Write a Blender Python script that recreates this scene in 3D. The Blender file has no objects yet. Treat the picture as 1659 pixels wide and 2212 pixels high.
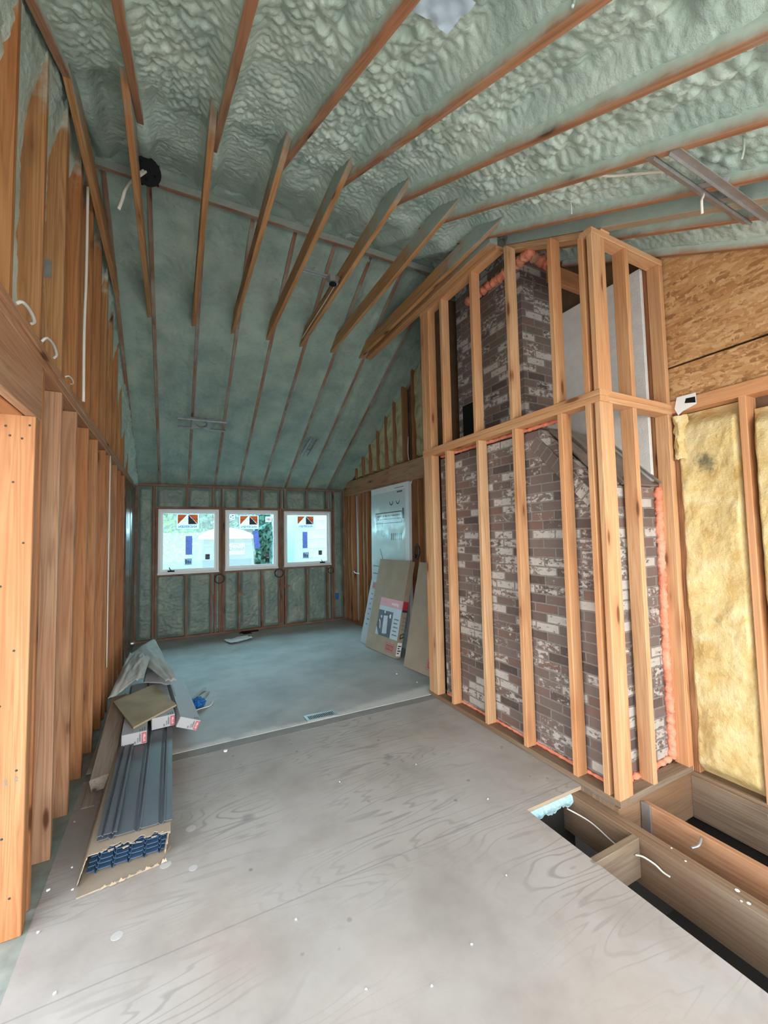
import bpy, bmesh, math, random
import numpy as np
from mathutils import Vector, Matrix

random.seed(7)
SC = bpy.context.scene
COL = SC.collection

# ------------------------------------------------------------------ camera
def setup_camera():
    yaw, pit, rol = 0.47419913, 0.05740518, -0.02014937
    f = Vector((math.sin(yaw)*math.cos(pit), math.cos(yaw)*math.cos(pit), math.sin(pit)))
    r = Vector((math.cos(yaw), -math.sin(yaw), 0)); u = r.cross(f)
    r2 = r*math.cos(rol)+u*math.sin(rol); u2 = -r*math.sin(rol)+u*math.cos(rol)
    cd = bpy.data.cameras.new('camera'); co = bpy.data.objects.new('camera', cd); COL.objects.link(co)
    m = Matrix((r2, u2, -f)).transposed().to_4x4(); m.translation = (0, 0, 1.6)
    co.matrix_world = m
    cd.sensor_fit = 'HORIZONTAL'; cd.sensor_width = 36; cd.lens = 887.63/1659*36
    cd.clip_start = .02; cd.clip_end = 200
    SC.camera = co
setup_camera()

# ------------------------------------------------------------------ world, lights, exposure
SKY_STRENGTH = 3.4
EXPOSURE = 0.62
def setup_world():
    w = bpy.data.worlds.new('sky'); SC.world = w; w.use_nodes = True
    nt = w.node_tree; nt.nodes.clear()
    out = nt.nodes.new('ShaderNodeOutputWorld'); bg = nt.nodes.new('ShaderNodeBackground')
    tc = nt.nodes.new('ShaderNodeTexCoord'); sp = nt.nodes.new('ShaderNodeSeparateXYZ')
    rp = nt.nodes.new('ShaderNodeValToRGB')
    nt.links.new(tc.outputs['Generated'], sp.inputs[0]); nt.links.new(sp.outputs['Z'], rp.inputs[0])
    e = rp.color_ramp.elements
    e[0].position = 0.0; e[0].color = (1.0, .97, .93, 1)
    e[1].position = 0.7; e[1].color = (.72, .86, 1.0, 1)
    nt.links.new(rp.outputs[0], bg.inputs[0]); bg.inputs[1].default_value = SKY_STRENGTH
    nt.links.new(bg.outputs[0], out.inputs[0])
setup_world()
vs = SC.view_settings
vs.view_transform = 'Standard'; vs.look = 'None'; vs.gamma = 1; vs.use_curve_mapping = False
vs.exposure = EXPOSURE
try:
    SC.cycles.use_denoising = True; SC.cycles.max_bounces = 10; SC.cycles.diffuse_bounces = 5; SC.cycles.adaptive_threshold = .07; SC.cycles.adaptive_min_samples = 24
    SC.cycles.sample_clamp_indirect = 8; SC.cycles.transparent_max_bounces = 8
except Exception: pass

def daylight(name, loc, target, sx, sy, power, color):
    l = bpy.data.lights.new(name, 'AREA'); l.shape = 'RECTANGLE'; l.size = sx; l.size_y = sy
    l.energy = power; l.color = color
    o = bpy.data.objects.new(name, l); COL.objects.link(o); o.location = loc
    o.rotation_euler = (Vector(target)-Vector(loc)).to_track_quat('-Z', 'Y').to_euler()
    return o
# lamps boosting daylight from the wide openings behind the camera and on the left
daylight('daylight_fill_front', (1.1, -1.5, 1.0), (1.5, 3.0, 2.5), 3.4, 1.8, 55, (1, .985, .96))  # added low and tilted up to brighten the near ceiling foam
daylight('daylight_windows', (1.23, 8.25, 2.3), (1.23, 4.6, 0.0), 2.9, 1.3, 100, (1, .97, .96))
daylight('daylight_left_opening', (-2.6, .2, 1.5), (2.2, 2.4, 1.7), 2.0, 2.2, 10, (1, .95, .88))
sun = bpy.data.lights.new('sun', 'SUN'); sun.energy = 3.2; sun.angle = .01; sun.color = (1, .95, .86)
so = bpy.data.objects.new('sun', sun); COL.objects.link(so); so.rotation_euler = Vector((-.52, .12, -.85)).to_track_quat('-Z', 'Y').to_euler()

# ------------------------------------------------------------------ node helpers
class NT:
    def __init__(s, name):
        s.m = bpy.data.materials.new(name); s.m.use_nodes = True; s.t = s.m.node_tree; s.t.nodes.clear()
        s.out = s.n('ShaderNodeOutputMaterial'); s.b = s.n('ShaderNodeBsdfPrincipled'); s.l(s.b.outputs[0], s.out.inputs[0])
    def n(s, t, **k):
        x = s.t.nodes.new(t)
        for a, v in k.items(): setattr(x, a, v)
        return x
    def l(s, a, b): s.t.links.new(a, b)
    def set(s, sock, v):
        if hasattr(v, 'is_linked') or hasattr(v, 'links'): s.l(v, sock)
        else: sock.default_value = v
    def coord(s, kind='Object'): return s.n('ShaderNodeTexCoord').outputs[kind]
    def pos(s): return s.n('ShaderNodeNewGeometry').outputs['Position']
    def nrm(s): return s.n('ShaderNodeNewGeometry').outputs['Normal']
    def rnd(s): return s.n('ShaderNodeObjectInfo').outputs['Random']
    def sep(s, v):
        x = s.n('ShaderNodeSeparateXYZ'); s.l(v, x.inputs[0]); return x.outputs
    def comb(s, x, y, z):
        c = s.n('ShaderNodeCombineXYZ')
        for i, v in enumerate((x, y, z)): s.set(c.inputs[i], v)
        return c.outputs[0]
    def math(s, op, a, b=0.0, c=0.0, clamp=False):
        x = s.n('ShaderNodeMath', operation=op, use_clamp=clamp)
        s.set(x.inputs[0], a); s.set(x.inputs[1], b); s.set(x.inputs[2], c); return x.outputs[0]
    def vm(s, op, a, b):
        x = s.n('ShaderNodeVectorMath', operation=op); s.set(x.inputs[0], a); s.set(x.inputs[1], b); return x.outputs[0]
    def noise(s, v, scale=5, detail=3, rough=.5, dist=0, col=False):
        x = s.n('ShaderNodeTexNoise'); s.l(v, x.inputs['Vector']); x.inputs['Scale'].default_value = scale
        x.inputs['Detail'].default_value = detail; x.inputs['Roughness'].default_value = rough; x.inputs['Distortion'].default_value = dist
        return x.outputs['Color' if col else 'Fac']
    def vor(s, v, scale=5, out='Distance', feature='F1', rnd=1):
        x = s.n('ShaderNodeTexVoronoi', feature=feature); s.l(v, x.inputs['Vector']); x.inputs['Scale'].default_value = scale
        x.inputs['Randomness'].default_value = rnd
        return x.outputs[out]
    def ramp(s, f, stops, interp='LINEAR'):
        x = s.n('ShaderNodeValToRGB'); x.color_ramp.interpolation = interp; s.l(f, x.inputs[0]); e = x.color_ramp.elements
        while len(e) < len(stops): e.new(.5)
        for i, (p, c) in enumerate(stops):
            e[i].position = p; e[i].color = (c[0], c[1], c[2], 1) if not isinstance(c, (int, float)) else (c, c, c, 1)
        return x.outputs[0]
    def mix(s, f, a, b, blend='MIX'):
        x = s.n('ShaderNodeMix', data_type='RGBA', blend_type=blend); s.set(x.inputs[0], f)
        for i, v in ((6, a), (7, b)):
            if isinstance(v, tuple): v = (v[0], v[1], v[2], 1)
            s.set(x.inputs[i], v)
        return x.outputs[2]
    def step(s, v, lo, hi):
        x = s.n('ShaderNodeMapRange', interpolation_type='SMOOTHSTEP'); s.set(x.inputs[0], v)
        x.inputs[1].default_value = lo; x.inputs[2].default_value = hi; return x.outputs[0]
    def bump(s, h, strength=.3, dist=.01, normal=None):
        x = s.n('ShaderNodeBump'); s.l(h, x.inputs['Height']); x.inputs['Strength'].default_value = strength; x.inputs['Distance'].default_value = dist
        if normal: s.l(normal, x.inputs['Normal'])
        s.l(x.outputs[0], s.b.inputs['Normal']); return x.outputs[0]
    def done(s, color=None, rough=.7, metal=0, spec=None):
        if color is not None: 
            if isinstance(color, tuple): color = (color[0], color[1], color[2], 1)
            s.set(s.b.inputs['Base Color'], color)
        s.set(s.b.inputs['Roughness'], rough); s.b.inputs['Metallic'].default_value = metal
        if spec is not None: s.b.inputs['Specular IOR Level'].default_value = spec
        return s.m

def flat(name, c, rough=.6, metal=0, var=.08, scale=8, bump=0.0, spec=None):
    s = NT(name); n = s.noise(s.coord(), scale, 4)
    lo = tuple(max(0, v*(1-var*2)) for v in c); hi = tuple(min(1, v*(1+var*2)) for v in c)
    if bump: s.bump(s.noise(s.coord(), scale*6, 4), bump, .004)
    return s.done(s.mix(n, lo, hi), rough, metal, spec)

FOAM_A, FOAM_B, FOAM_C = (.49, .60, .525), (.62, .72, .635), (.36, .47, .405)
def wood(name, cols, foam=None, sat=1.0, rough=.62, knots=True):
    """cols: dark grain, mid, light. foam: None or 'rafter' (foam on the sides), 'stud' (overspray at the top)"""
    s = NT(name)
    r = s.rnd(); off = s.comb(s.math('MULTIPLY', r, 37.0), s.math('MULTIPLY', r, 91.0), s.math('MULTIPLY', r, 53.0))
    v = s.vm('ADD', s.coord(), off)
    gv = s.vm('MULTIPLY', v, (16, 16, .55))
    n1 = s.noise(gv, .9, 3, .5, .5)
    band = s.math('FRACT', s.math('MULTIPLY', n1, 9.0))
    band = s.math('ABSOLUTE', s.math('SUBTRACT', band, .5))
    fine = s.noise(s.vm('MULTIPLY', v, (90, 90, 2.5)), 1.5, 3)
    g = s.math('ADD', s.math('MULTIPLY', band, .85), s.math('MULTIPLY', fine, .5))
    c = s.ramp(g, [(.02, cols[0]), (.42, cols[1]), (.95, cols[2])])
    tone = s.noise(s.vm('MULTIPLY', v, (3, 3, .8)), 1, 2)
    c = s.mix(s.step(tone, .35, .75), c, s.mix(.55, c, (cols[1][0]*.95, cols[1][1]*.62, cols[1][2]*.42)))
    hue = s.math('FRACT', s.math('MULTIPLY', r, 7.31))
    c = s.mix(s.math('MULTIPLY', hue, .55), c, s.mix(1.0, c, (1.0, .80, .62), 'MULTIPLY'))
    if knots:
        kv = s.vm('MULTIPLY', v, (8, 8, 2.0)); k = s.vor(kv, 1.0)
        kr = s.step(k, .07, .15)
        c = s.mix(kr, (cols[0][0]*.28, cols[0][1]*.2, cols[0][2]*.16), c)
        halo = s.step(k, .10, .36)
        c = s.mix(s.math('MULTIPLY', s.math('SUBTRACT', 1.0, halo), .4), c, (cols[0][0]*.7, cols[0][1]*.5, cols[0][2]*.4))
    if foam:
        P = s.pos(); x, y, z = s.sep(P)
        fn = s.noise(P, 7, 4, .6)
        fc = s.mix(s.noise(P, 25, 3), FOAM_C, FOAM_B)
        if foam == 'rafter':
            nz = s.sep(s.nrm())[2]
            side = s.step(nz, -.75, -.35)
            low = s.step(s.math('ADD', s.sep(s.coord())[0], s.math('MULTIPLY', fn, .06)), .015, .075)
            m = s.math('MULTIPLY', side, low)
            m = s.math('MAXIMUM', m, s.math('MULTIPLY', s.step(s.noise(P, 2.2, 3), .60, .78), .65))
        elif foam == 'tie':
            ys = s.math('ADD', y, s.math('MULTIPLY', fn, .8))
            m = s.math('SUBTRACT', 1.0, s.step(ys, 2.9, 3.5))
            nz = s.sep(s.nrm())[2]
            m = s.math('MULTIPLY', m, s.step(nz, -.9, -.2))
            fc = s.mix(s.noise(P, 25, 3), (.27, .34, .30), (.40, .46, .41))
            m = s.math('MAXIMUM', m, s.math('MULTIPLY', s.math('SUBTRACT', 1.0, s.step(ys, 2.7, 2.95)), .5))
        elif foam == 'back':
            m = s.math('MULTIPLY', s.step(s.noise(P, 3.0, 4, .6), .42, .66), .45)
            side = s.step(s.sep(s.nrm())[2], -.75, -.35)
            m = s.math('MAXIMUM', m, s.math('MULTIPLY', side, .8))
            fc = s.mix(s.noise(P, 25, 3), (.27, .34, .30), (.38, .45, .40))
        elif foam == 'wall':
            m = s.math('MULTIPLY', s.step(s.noise(P, 5.0, 4, .6), .48, .70), .45)
            fc = s.mix(s.noise(P, 25, 3), (.17, .23, .20), (.25, .31, .26))
        else:
            m = s.step(s.math('SUBTRACT', s.math('ADD', z, s.math('MULTIPLY', fn, .9)), s.math('MULTIPLY', s.math('ABSOLUTE', s.math('SUBTRACT', y, 3.6)), -.3)), 4.55, 4.95)
        c = s.mix(m, c, fc)
        rough = s.mix(m, (rough,)*3, (.45,)*3)
    s.bump(g, .25, .002)
    return s.done(c, rough, spec=.3)

ORANGE = ((.24, .108, .046), (.41, .205, .092), (.52, .295, .148))
M = {}
M['stud'] = wood('lumber', ORANGE)
M['chase'] = wood('fresh_lumber', ((.44, .235, .12), (.60, .36, .195), (.70, .47, .28)))
M['oldstud'] = wood('aged_lumber', ((.16, .075, .035), (.32, .16, .075), (.44, .25, .13)))
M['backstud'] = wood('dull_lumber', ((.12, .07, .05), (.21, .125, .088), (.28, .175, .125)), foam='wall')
M['rafter'] = wood('rafter_lumber', ((.20, .10, .055), (.40, .215, .125), (.52, .32, .20)), foam='rafter')
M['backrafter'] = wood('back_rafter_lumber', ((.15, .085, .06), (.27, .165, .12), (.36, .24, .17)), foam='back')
M['tie'] = wood('tie_lumber', ((.22, .115, .05), (.43, .24, .11), (.56, .36, .18)), foam='tie')
M['upper'] = wood('oversprayed_lumber', ((.20, .09, .04), (.38, .19, .08), (.50, .29, .13)), foam='stud')
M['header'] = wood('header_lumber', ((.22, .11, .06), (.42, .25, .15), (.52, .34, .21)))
M['joist'] = wood('joist_lumber', ((.13, .10, .07), (.23, .175, .125), (.31, .25, .19)))
M['graywood'] = wood('weathered_timber', ((.26, .24, .215), (.42, .40, .37), (.55, .53, .50)))

def foam_mat(name, a, b, c, scale, bumpy, rough=.42):
    s = NT(name); P = s.pos()
    n = s.noise(P, 3.2, 5, .6)
    col = s.ramp(n, [(.30, c), (.5, a), (.72, b)])
    yel = s.step(s.noise(P, 1.7, 3), .58, .74)
    col = s.mix(s.math('MULTIPLY', yel, .35), col, (.56, .60, .46))
    v = s.vor(P, scale, 'Distance', 'SMOOTH_F1')
    h = s.math('ADD', s.math('MULTIPLY', v, -1.0), s.math('MULTIPLY', s.noise(P, scale*2.6, 4, .65), .7))
    s.bump(h, bumpy, .012)
    return s.done(col, rough, spec=.45)
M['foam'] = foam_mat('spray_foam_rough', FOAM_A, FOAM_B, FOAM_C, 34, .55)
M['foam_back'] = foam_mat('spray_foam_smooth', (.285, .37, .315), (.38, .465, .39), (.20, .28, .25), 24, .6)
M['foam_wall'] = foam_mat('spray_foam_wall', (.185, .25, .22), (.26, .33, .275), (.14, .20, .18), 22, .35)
M['foam_blue'] = foam_mat('spray_foam_edge', (.42, .68, .76), (.58, .80, .85), (.30, .52, .62), 40, .6)
M['foam_orange'] = foam_mat('gap_foam', (.80, .26, .15), (.90, .42, .28), (.62, .17, .09), 40, .6, .5)

def brick_mat():
    s = NT('painted_worn_brick'); x, y, z = s.sep(s.coord()); nx = s.math('ABSOLUTE', s.sep(s.nrm())[0])
    fx = s.math('GREATER_THAN', nx, .6)
    u = s.math('ADD', s.math('MULTIPLY', fx, y), s.math('MULTIPLY', s.math('SUBTRACT', 1.0, fx), x))
    wob = s.noise(s.coord(), 9, 2, col=True)
    uv = s.vm('ADD', s.comb(u, z, 0.0), s.vm('MULTIPLY', s.vm('SUBTRACT', wob, (.5, .5, .5)), (.008, .008, 0)))
    b = s.n('ShaderNodeTexBrick'); s.l(uv, b.inputs['Vector']); b.offset = .5
    for k, v in (('Scale', 1.0), ('Mortar Size', .0062), ('Mortar Smooth', .25), ('Bias', 0.0), ('Brick Width', .205), ('Row Height', .0675)): b.inputs[k].default_value = v
    b.inputs['Color1'].default_value = (0, 0, 0, 1); b.inputs['Color2'].default_value = (1, 1, 1, 1); b.inputs['Mortar'].default_value = (.5, .5, .5, 1)
    r = s.sep(b.outputs['Color'])[0]; mort = b.outputs['Fac']
    wn = s.n('ShaderNodeTexWhiteNoise', noise_dimensions='1D'); s.l(s.math('MULTIPLY', r, 311.7), wn.inputs['W']); r2 = wn.outputs['Value']
    base = s.ramp(r, [(0, (.07, .048, .043)), (.2, (.15, .105, .092)), (.5, (.24, .18, .16)), (.72, (.19, .15, .135)), (.9, (.24, .13, .10)), (1, (.27, .17, .14))])
    n = s.noise(s.coord(), 26, 5, .62)
    base = s.mix(s.math('MULTIPLY', n, .7), base, (.22, .185, .17))
    wear = s.noise(s.vm('MULTIPLY', s.comb(u, z, 0.0), (1, 1.6, 1)), 20, 5, .68)
    big = s.noise(s.coord(), 2.4, 2)
    th = s.math('ADD', s.math('MULTIPLY', r2, .50), s.math('MULTIPLY', big, .26))
    wmask = s.math('MULTIPLY', s.step(s.math('ADD', wear, th), .95, 1.06), .85)
    base = s.mix(1.0, base, (.82, .80, .79), 'MULTIPLY')
    c = s.mix(wmask, base, s.mix(n, (.42, .39, .36), (.66, .63, .59)))
    mc = s.mix(s.noise(s.coord(), 40, 4), (.17, .15, .135), (.31, .285, .26))
    c = s.mix(mort, c, mc)
    h = s.math('ADD', s.math('MULTIPLY', mort, -1.0), s.math('MULTIPLY', s.noise(s.coord(), 60, 4), .35))
    s.bump(h, .8, .006)
    return s.done(c, .8, spec=.25)
M['brick'] = brick_mat()

def osb_mat():
    s = NT('strand_board'); x, y, z = s.sep(s.coord()); uv = s.comb(y, z, 0.0)
    col = None; H = None
    for i, (ang, sc) in enumerate(((.75, 1.0), (-.5, .9), (1.5, 1.15), (.2, 1.3))):
        mp = s.n('ShaderNodeMapping'); s.l(uv, mp.inputs[0]); mp.inputs['Rotation'].default_value[2] = ang; mp.inputs['Scale'].default_value = (8*sc, 34*sc, 1)
        vo = s.n('ShaderNodeTexVoronoi'); s.l(mp.outputs[0], vo.inputs['Vector']); vo.inputs['Scale'].default_value = 1
        r = s.sep(vo.outputs['Color'])[0]
        c = s.ramp(r, [(0, (.27, .115, .04)), (.25, (.49, .235, .09)), (.65, (.60, .325, .135)), (1, (.74, .47, .24))])
        col = c if col is None else s.mix(s.step(s.noise(uv, 9+i*5, 3), .46, .52), col, c)
        H = vo.outputs['Distance'] if H is None else s.math('ADD', H, r)
    col = s.mix(.25, col, s.mix(s.noise(uv, 60, 4), (.3, .15, .06), (.55, .33, .15)))
    s.bump(H, .3, .003)
    return s.done(col, .6, spec=.35)
M['osb'] = osb_mat()

def glasswool(name, a, b, c, spot=None):
    s = NT(name); P = s.coord()
    n = s.noise(P, 6, 6, .62, .6); col = s.ramp(n, [(.28, c), (.48, a), (.7, b)])
    d = s.step(s.noise(s.vm('ADD', P, (3.1, 7.7, 1.3)), 3.3, 4, .6), .66, .76)
    col = s.mix(s.math('MULTIPLY', d, .6), col, (.16, .16, .11))
    if spot:
        q = s.n('ShaderNodeVectorMath', operation='DISTANCE'); s.l(s.vm('MULTIPLY', P, (0, 1, .8)), q.inputs[0]); q.inputs[1].default_value = (0, spot[1], spot[2]*.8)
        dd = s.math('ADD', q.outputs['Value'], s.math('MULTIPLY', s.math('SUBTRACT', s.noise(P, 17, 5, .7), .5), .16))
        col = s.mix(s.math('MULTIPLY', s.math('SUBTRACT', 1.0, s.step(dd, .01, .085)), .85), col, (.10, .10, .07))
    s.bump(s.noise(P, 22, 6, .7), .7, .03)
    return s.done(col, .95, spec=.1)
M['wool'] = glasswool('yellow_glass_wool', (.74, .57, .27), (.83, .71, .43), (.58, .38, .13))
M['wool_spot'] = glasswool('smudged_glass_wool', (.74, .57, .27), (.83, .71, .43), (.58, .38, .13), (0, 0, 2.08))
M['wool_dirty'] = glasswool('dusty_glass_wool', (.52, .46, .27), (.64, .58, .38), (.30, .25, .13))

def ply_mat():
    s = NT('weathered_plywood'); P = s.pos(); x, y, z = s.sep(P)
    w = s.noise(s.vm('MULTIPLY', P, (.42, 2.4, 1)), 1.25, 3, .5, .45)
    t = s.math('ABSOLUTE', s.math('SUBTRACT', s.math('FRACT', s.math('MULTIPLY', w, 22.0)), .5))
    line = s.math('SUBTRACT', 1.0, s.step(t, .03, .17))
    near = s.math('MULTIPLY', line, s.step(s.noise(P, 1.1, 3), .38, .66))
    dust = s.noise(P, 2.2, 5, .6)
    col = s.ramp(dust, [(.28, (.305, .272, .243)), (.5, (.39, .355, .322)), (.74, (.445, .415, .387))])
    col = s.mix(s.step(s.noise(s.vm('MULTIPLY', P, (1, 1, 1)), .8, 2), .45, .7), col, s.mix(1.0, col, (1.04, .98, .93), 'MULTIPLY'))
    col = s.mix(s.math('MULTIPLY', near, .46), col, (.17, .14, .12))
    k = s.vor(s.vm('MULTIPLY', P, (1, 1.2, 0)), 1.9); col = s.mix(s.math('MULTIPLY', s.math('SUBTRACT', 1.0, s.step(k, .035, .10)), .55), col, (.18, .17, .17))
    sp = s.vor(s.vm('MULTIPLY', P, (1, 1, 0)), 7.5); spm = s.math('MULTIPLY', s.math('SUBTRACT', 1.0, s.step(sp, .06, .11)), s.step(s.noise(P, 2.6, 2), .52, .6))
    col = s.mix(s.math('MULTIPLY', spm, .55), col, (.14, .115, .10))
    # joints between the sheets
    for ax, off, per in ((y, 1.90, 1.22),):
        q = s.math('ABSOLUTE', s.math('SUBTRACT', s.math('FRACT', s.math('ADD', s.math('DIVIDE', s.math('SUBTRACT', ax, off), per), .5)), .5))
        jm = s.math('SUBTRACT', 1.0, s.step(s.math('MULTIPLY', q, per), .0015, .005))
        col = s.mix(s.math('MULTIPLY', jm, .38), col, (.15, .13, .12))
    edge = s.step(s.sep(s.nrm())[2], .5, .8)
    col = s.mix(edge, (.42, .32, .22), col)
    s.bump(s.math('ADD', s.math('MULTIPLY', line, -.25), s.noise(P, 70, 3)), .10, .003)
    return s.done(col, .6, spec=.3)
M['ply'] = ply_mat()
def subfloor_mat():
    s = NT('dusty_subfloor'); P = s.pos(); x, y, z = s.sep(P)
    d = s.noise(P, 1.7, 6, .62); col = s.ramp(d, [(.3, (.31, .295, .275)), (.52, (.42, .405, .385)), (.75, (.52, .51, .49))])
    yy = s.math('ADD', y, s.math('MULTIPLY', s.math('SUBTRACT', s.noise(P, 3.5, 4, .7), .5), .16))
    yy = s.math('SUBTRACT', yy, s.math('MULTIPLY', s.math('MAXIMUM', s.math('SUBTRACT', x, 1.2), 0.0), .13))
    pl = s.math('MULTIPLY', s.math('SUBTRACT', 1.0, s.step(yy, 3.57, 3.65)), s.step(s.noise(P, 6, 4), .25, .45))
    col = s.mix(s.math('MULTIPLY', pl, .95), col, (.64, .62, .58))
    s.bump(s.noise(P, 30, 5, .7), .15, .004)
    return s.done(col, .55, spec=.35)
M['subfloor'] = subfloor_mat()
M['strip'] = flat('gray_floor_strip', (.25, .235, .22), .7, var=.15)
M['sole'] = flat('oversprayed_sole_plate', (.25, .275, .24), .7, var=.25, scale=12)
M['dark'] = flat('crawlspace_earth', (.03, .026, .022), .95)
M['white_stucco'] = flat('white_stucco', (.66, .645, .62), .85, var=.08, scale=14, bump=.7)
M['metal'] = flat('galvanised_steel', (.42, .42, .42), .42, .75, var=.15, scale=20)
M['old_metal'] = flat('dull_flashing', (.26, .225, .20), .5, .4, var=.25, scale=9)
M['black'] = flat('black_plastic', (.010, .010, .011), .75, spec=.15)
M['void'] = flat('void_black', (.006, .006, .006), .95)  # near black painted into hollows: chimney hole and vent well
M['cable'] = flat('white_cable_sheath', (.72, .68, .60), .5, var=.05)
M['white'] = flat('white_vinyl', (.78, .79, .79), .4, var=.03)
M['paper'] = flat('white_paper', (.82, .82, .82), .8, var=.04)
M['felt'] = flat('grey_building_paper', (.50, .49, .45), .8, var=.12, scale=6, bump=.2)
M['card'] = flat('brown_cardboard', (.36, .29, .215), .8, var=.10, scale=5)
M['card_torn'] = flat('torn_cardboard_core', (.55, .42, .29), .9, var=.15)
M['greycard'] = flat('grey_printed_card', (.45, .46, .48), .6, var=.05)
M['panel'] = flat('slate_blue_panel', (.11, .125, .145), .45, var=.10, scale=4)
M['bluepanel'] = flat('blue_plastic_panel', (.06, .12, .21), .4, var=.15)
M['scrap'] = flat('stained_board', (.44, .345, .21), .75, var=.22, scale=5)
M['red'] = flat('printed_red', (.50, .035, .05), .5, var=.05)
M['dullred'] = flat('faded_red_print', (.42, .10, .09), .6, var=.05)
M['pink'] = flat('faded_pink_print', (.72, .36, .40), .45, var=.06)
M['ink'] = flat('black_ink', (.03, .03, .032), .6)
M['grayink'] = flat('grey_ink', (.20, .21, .22), .6)
M['navy'] = flat('navy_print', (.03, .035, .08), .5)
M['photo'] = flat('grey_photo_print', (.13, .16, .19), .35, var=.35, scale=5)
M['lightprint'] = flat('pale_blue_print', (.55, .64, .72), .35, var=.08)
M['film'] = NT('crinkled_clear_film').done((.8, .85, .86), .15)
M['blue'] = flat('bright_blue_plastic', (.012, .13, .42), .45, var=.15)
M['ltblue'] = flat('pale_blue_board', (.50, .62, .72), .5)
M['sash'] = flat('white_window_frame', (.70, .74, .75), .35, var=.03)
M['coil'] = flat('dark_cable', (.045, .04, .035), .6)
M['drywall'] = flat('plaster_board', (.60, .58, .54), .9, var=.05)
M['ground'] = flat('pale_gravel', (.52, .50, .46), .95, var=.15, scale=2)
M['leaf'] = flat('tree_leaves', (.34, .48, .16), .7, var=.5, scale=5)
M['leafd'] = flat('dark_tree_leaves', (.14, .24, .17), .7, var=.5, scale=5)
M['bark'] = flat('bark', (.12, .09, .07), .9)
M['toilet'] = flat('teal_plastic', (.12, .21, .225), .5, var=.05)
M['toiletroof'] = flat('translucent_white_roof', (.6, .6, .6), .5)
M['patch'] = flat('dried_filler', (.47, .45, .42), .85)
M['bits'] = flat('foam_crumb_white', (.82, .84, .82), .8)
M['sheathing'] = flat('brown_sheathing', (.16, .09, .05), .85, var=.25)

def translucent(name, c, f=.5):
    s = NT(name); t = s.n('ShaderNodeBsdfTranslucent'); t.inputs[0].default_value = (*c, 1)
    d = s.n('ShaderNodeBsdfDiffuse'); d.inputs[0].default_value = (*c, 1); mx = s.n('ShaderNodeMixShader'); mx.inputs[0].default_value = f
    s.l(d.outputs[0], mx.inputs[1]); s.l(t.outputs[0], mx.inputs[2]); s.l(mx.outputs[0], s.out.inputs[0]); return s.m
M['st_white'] = translucent('sticker_white', (.74, .80, .92), .7)
M['st_orange'] = translucent('sticker_orange', (.85, .30, .12), .65)
M['st_dark'] = translucent('sticker_dark', (.17, .15, .16), .5)
M['st_violet'] = translucent('sticker_violet', (.30, .33, .56), .6)
M['st_gray'] = translucent('sticker_grey', (.46, .50, .60), .6)
def glass():
    s = NT('tinted_window_glass'); t = s.n('ShaderNodeBsdfTransparent'); t.inputs[0].default_value = (.66, .93, 1.0, 1)
    g = s.n('ShaderNodeBsdfGlossy'); g.inputs['Roughness'].default_value = .02; mx = s.n('ShaderNodeMixShader'); mx.inputs[0].default_value = .05
    s.l(t.outputs[0], mx.inputs[1]); s.l(g.outputs[0], mx.inputs[2]); s.l(mx.outputs[0], s.out.inputs[0]); return s.m
M['glass'] = glass()
def clearfilm():
    s = NT('clear_plastic_film'); t = s.n('ShaderNodeBsdfTransparent'); t.inputs[0].default_value = (.90, .95, .95, 1)
    g = s.n('ShaderNodeBsdfGlossy'); g.inputs['Roughness'].default_value = .18; mx = s.n('ShaderNodeMixShader'); mx.inputs[0].default_value = .28
    s.l(t.outputs[0], mx.inputs[1]); s.l(g.outputs[0], mx.inputs[2]); s.l(mx.outputs[0], s.out.inputs[0]); return s.m
M['film'] = clearfilm(); M['film_thin'] = M['film'].copy(); M['film_thin'].node_tree.nodes['Mix Shader'].inputs[0].default_value = .10

# ------------------------------------------------------------------ object helpers
WM = {}
def place(o, parent, W):
    if parent is not None:
        o.parent = parent; o.matrix_basis = WM[parent.name].inverted() @ W
    else: o.matrix_basis = W
    WM[o.name] = W
def link(name, me, mat, parent=None, W=None):
    o = bpy.data.objects.new(name, me); COL.objects.link(o)
    if mat is not None:
        for m in (mat if isinstance(mat, (list, tuple)) else [mat]): me.materials.append(m)
    place(o, parent, W if W is not None else Matrix.Identity(4)); return o
def meta(o, label=None, cat=None, group=None, kind=None):
    if label: o['label'] = label
    if cat: o['category'] = cat
    if group: o['group'] = group
    if kind: o['kind'] = kind
    return o
def empty(name, loc=(0, 0, 0), rz=0, **k):
    o = bpy.data.objects.new(name, None); COL.objects.link(o); o.empty_display_size = .1
    place(o, None, Matrix.Translation(loc) @ Matrix.Rotation(rz, 4, 'Z')); return meta(o, **k)
def mesh(name, v, f, smooth=False):
    me = bpy.data.meshes.new(name); me.from_pydata([tuple(map(float, p)) for p in v], [], [tuple(q) for q in f]); me.update()
    if smooth: me.polygons.foreach_set('use_smooth', [True]*len(me.polygons))
    return me
def frame(p0, zdir, xdir):
    z = Vector(zdir).normalized(); x = Vector(xdir); x = (x - z*x.dot(z)).normalized(); y = z.cross(x)
    m = Matrix((x, y, z)).transposed().to_4x4(); m.translation = p0; return m
def prism(name, w, d, L, e=.003):
    """eased rectangular section in local x (0..w), y (0..d), length local z (0..L)"""
    e = min(e, w*.3, d*.3)
    sec = [(e, 0), (w-e, 0), (w, e), (w, d-e), (w-e, d), (e, d), (0, d-e), (0, e)]
    v = [(x, y, 0) for x, y in sec]+[(x, y, L) for x, y in sec]
    f = [(i, (i+1) % 8, 8+(i+1) % 8, 8+i) for i in range(8)]+[tuple(range(7, -1, -1)), tuple(range(8, 16))]
    return mesh(name, v, f)
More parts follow.
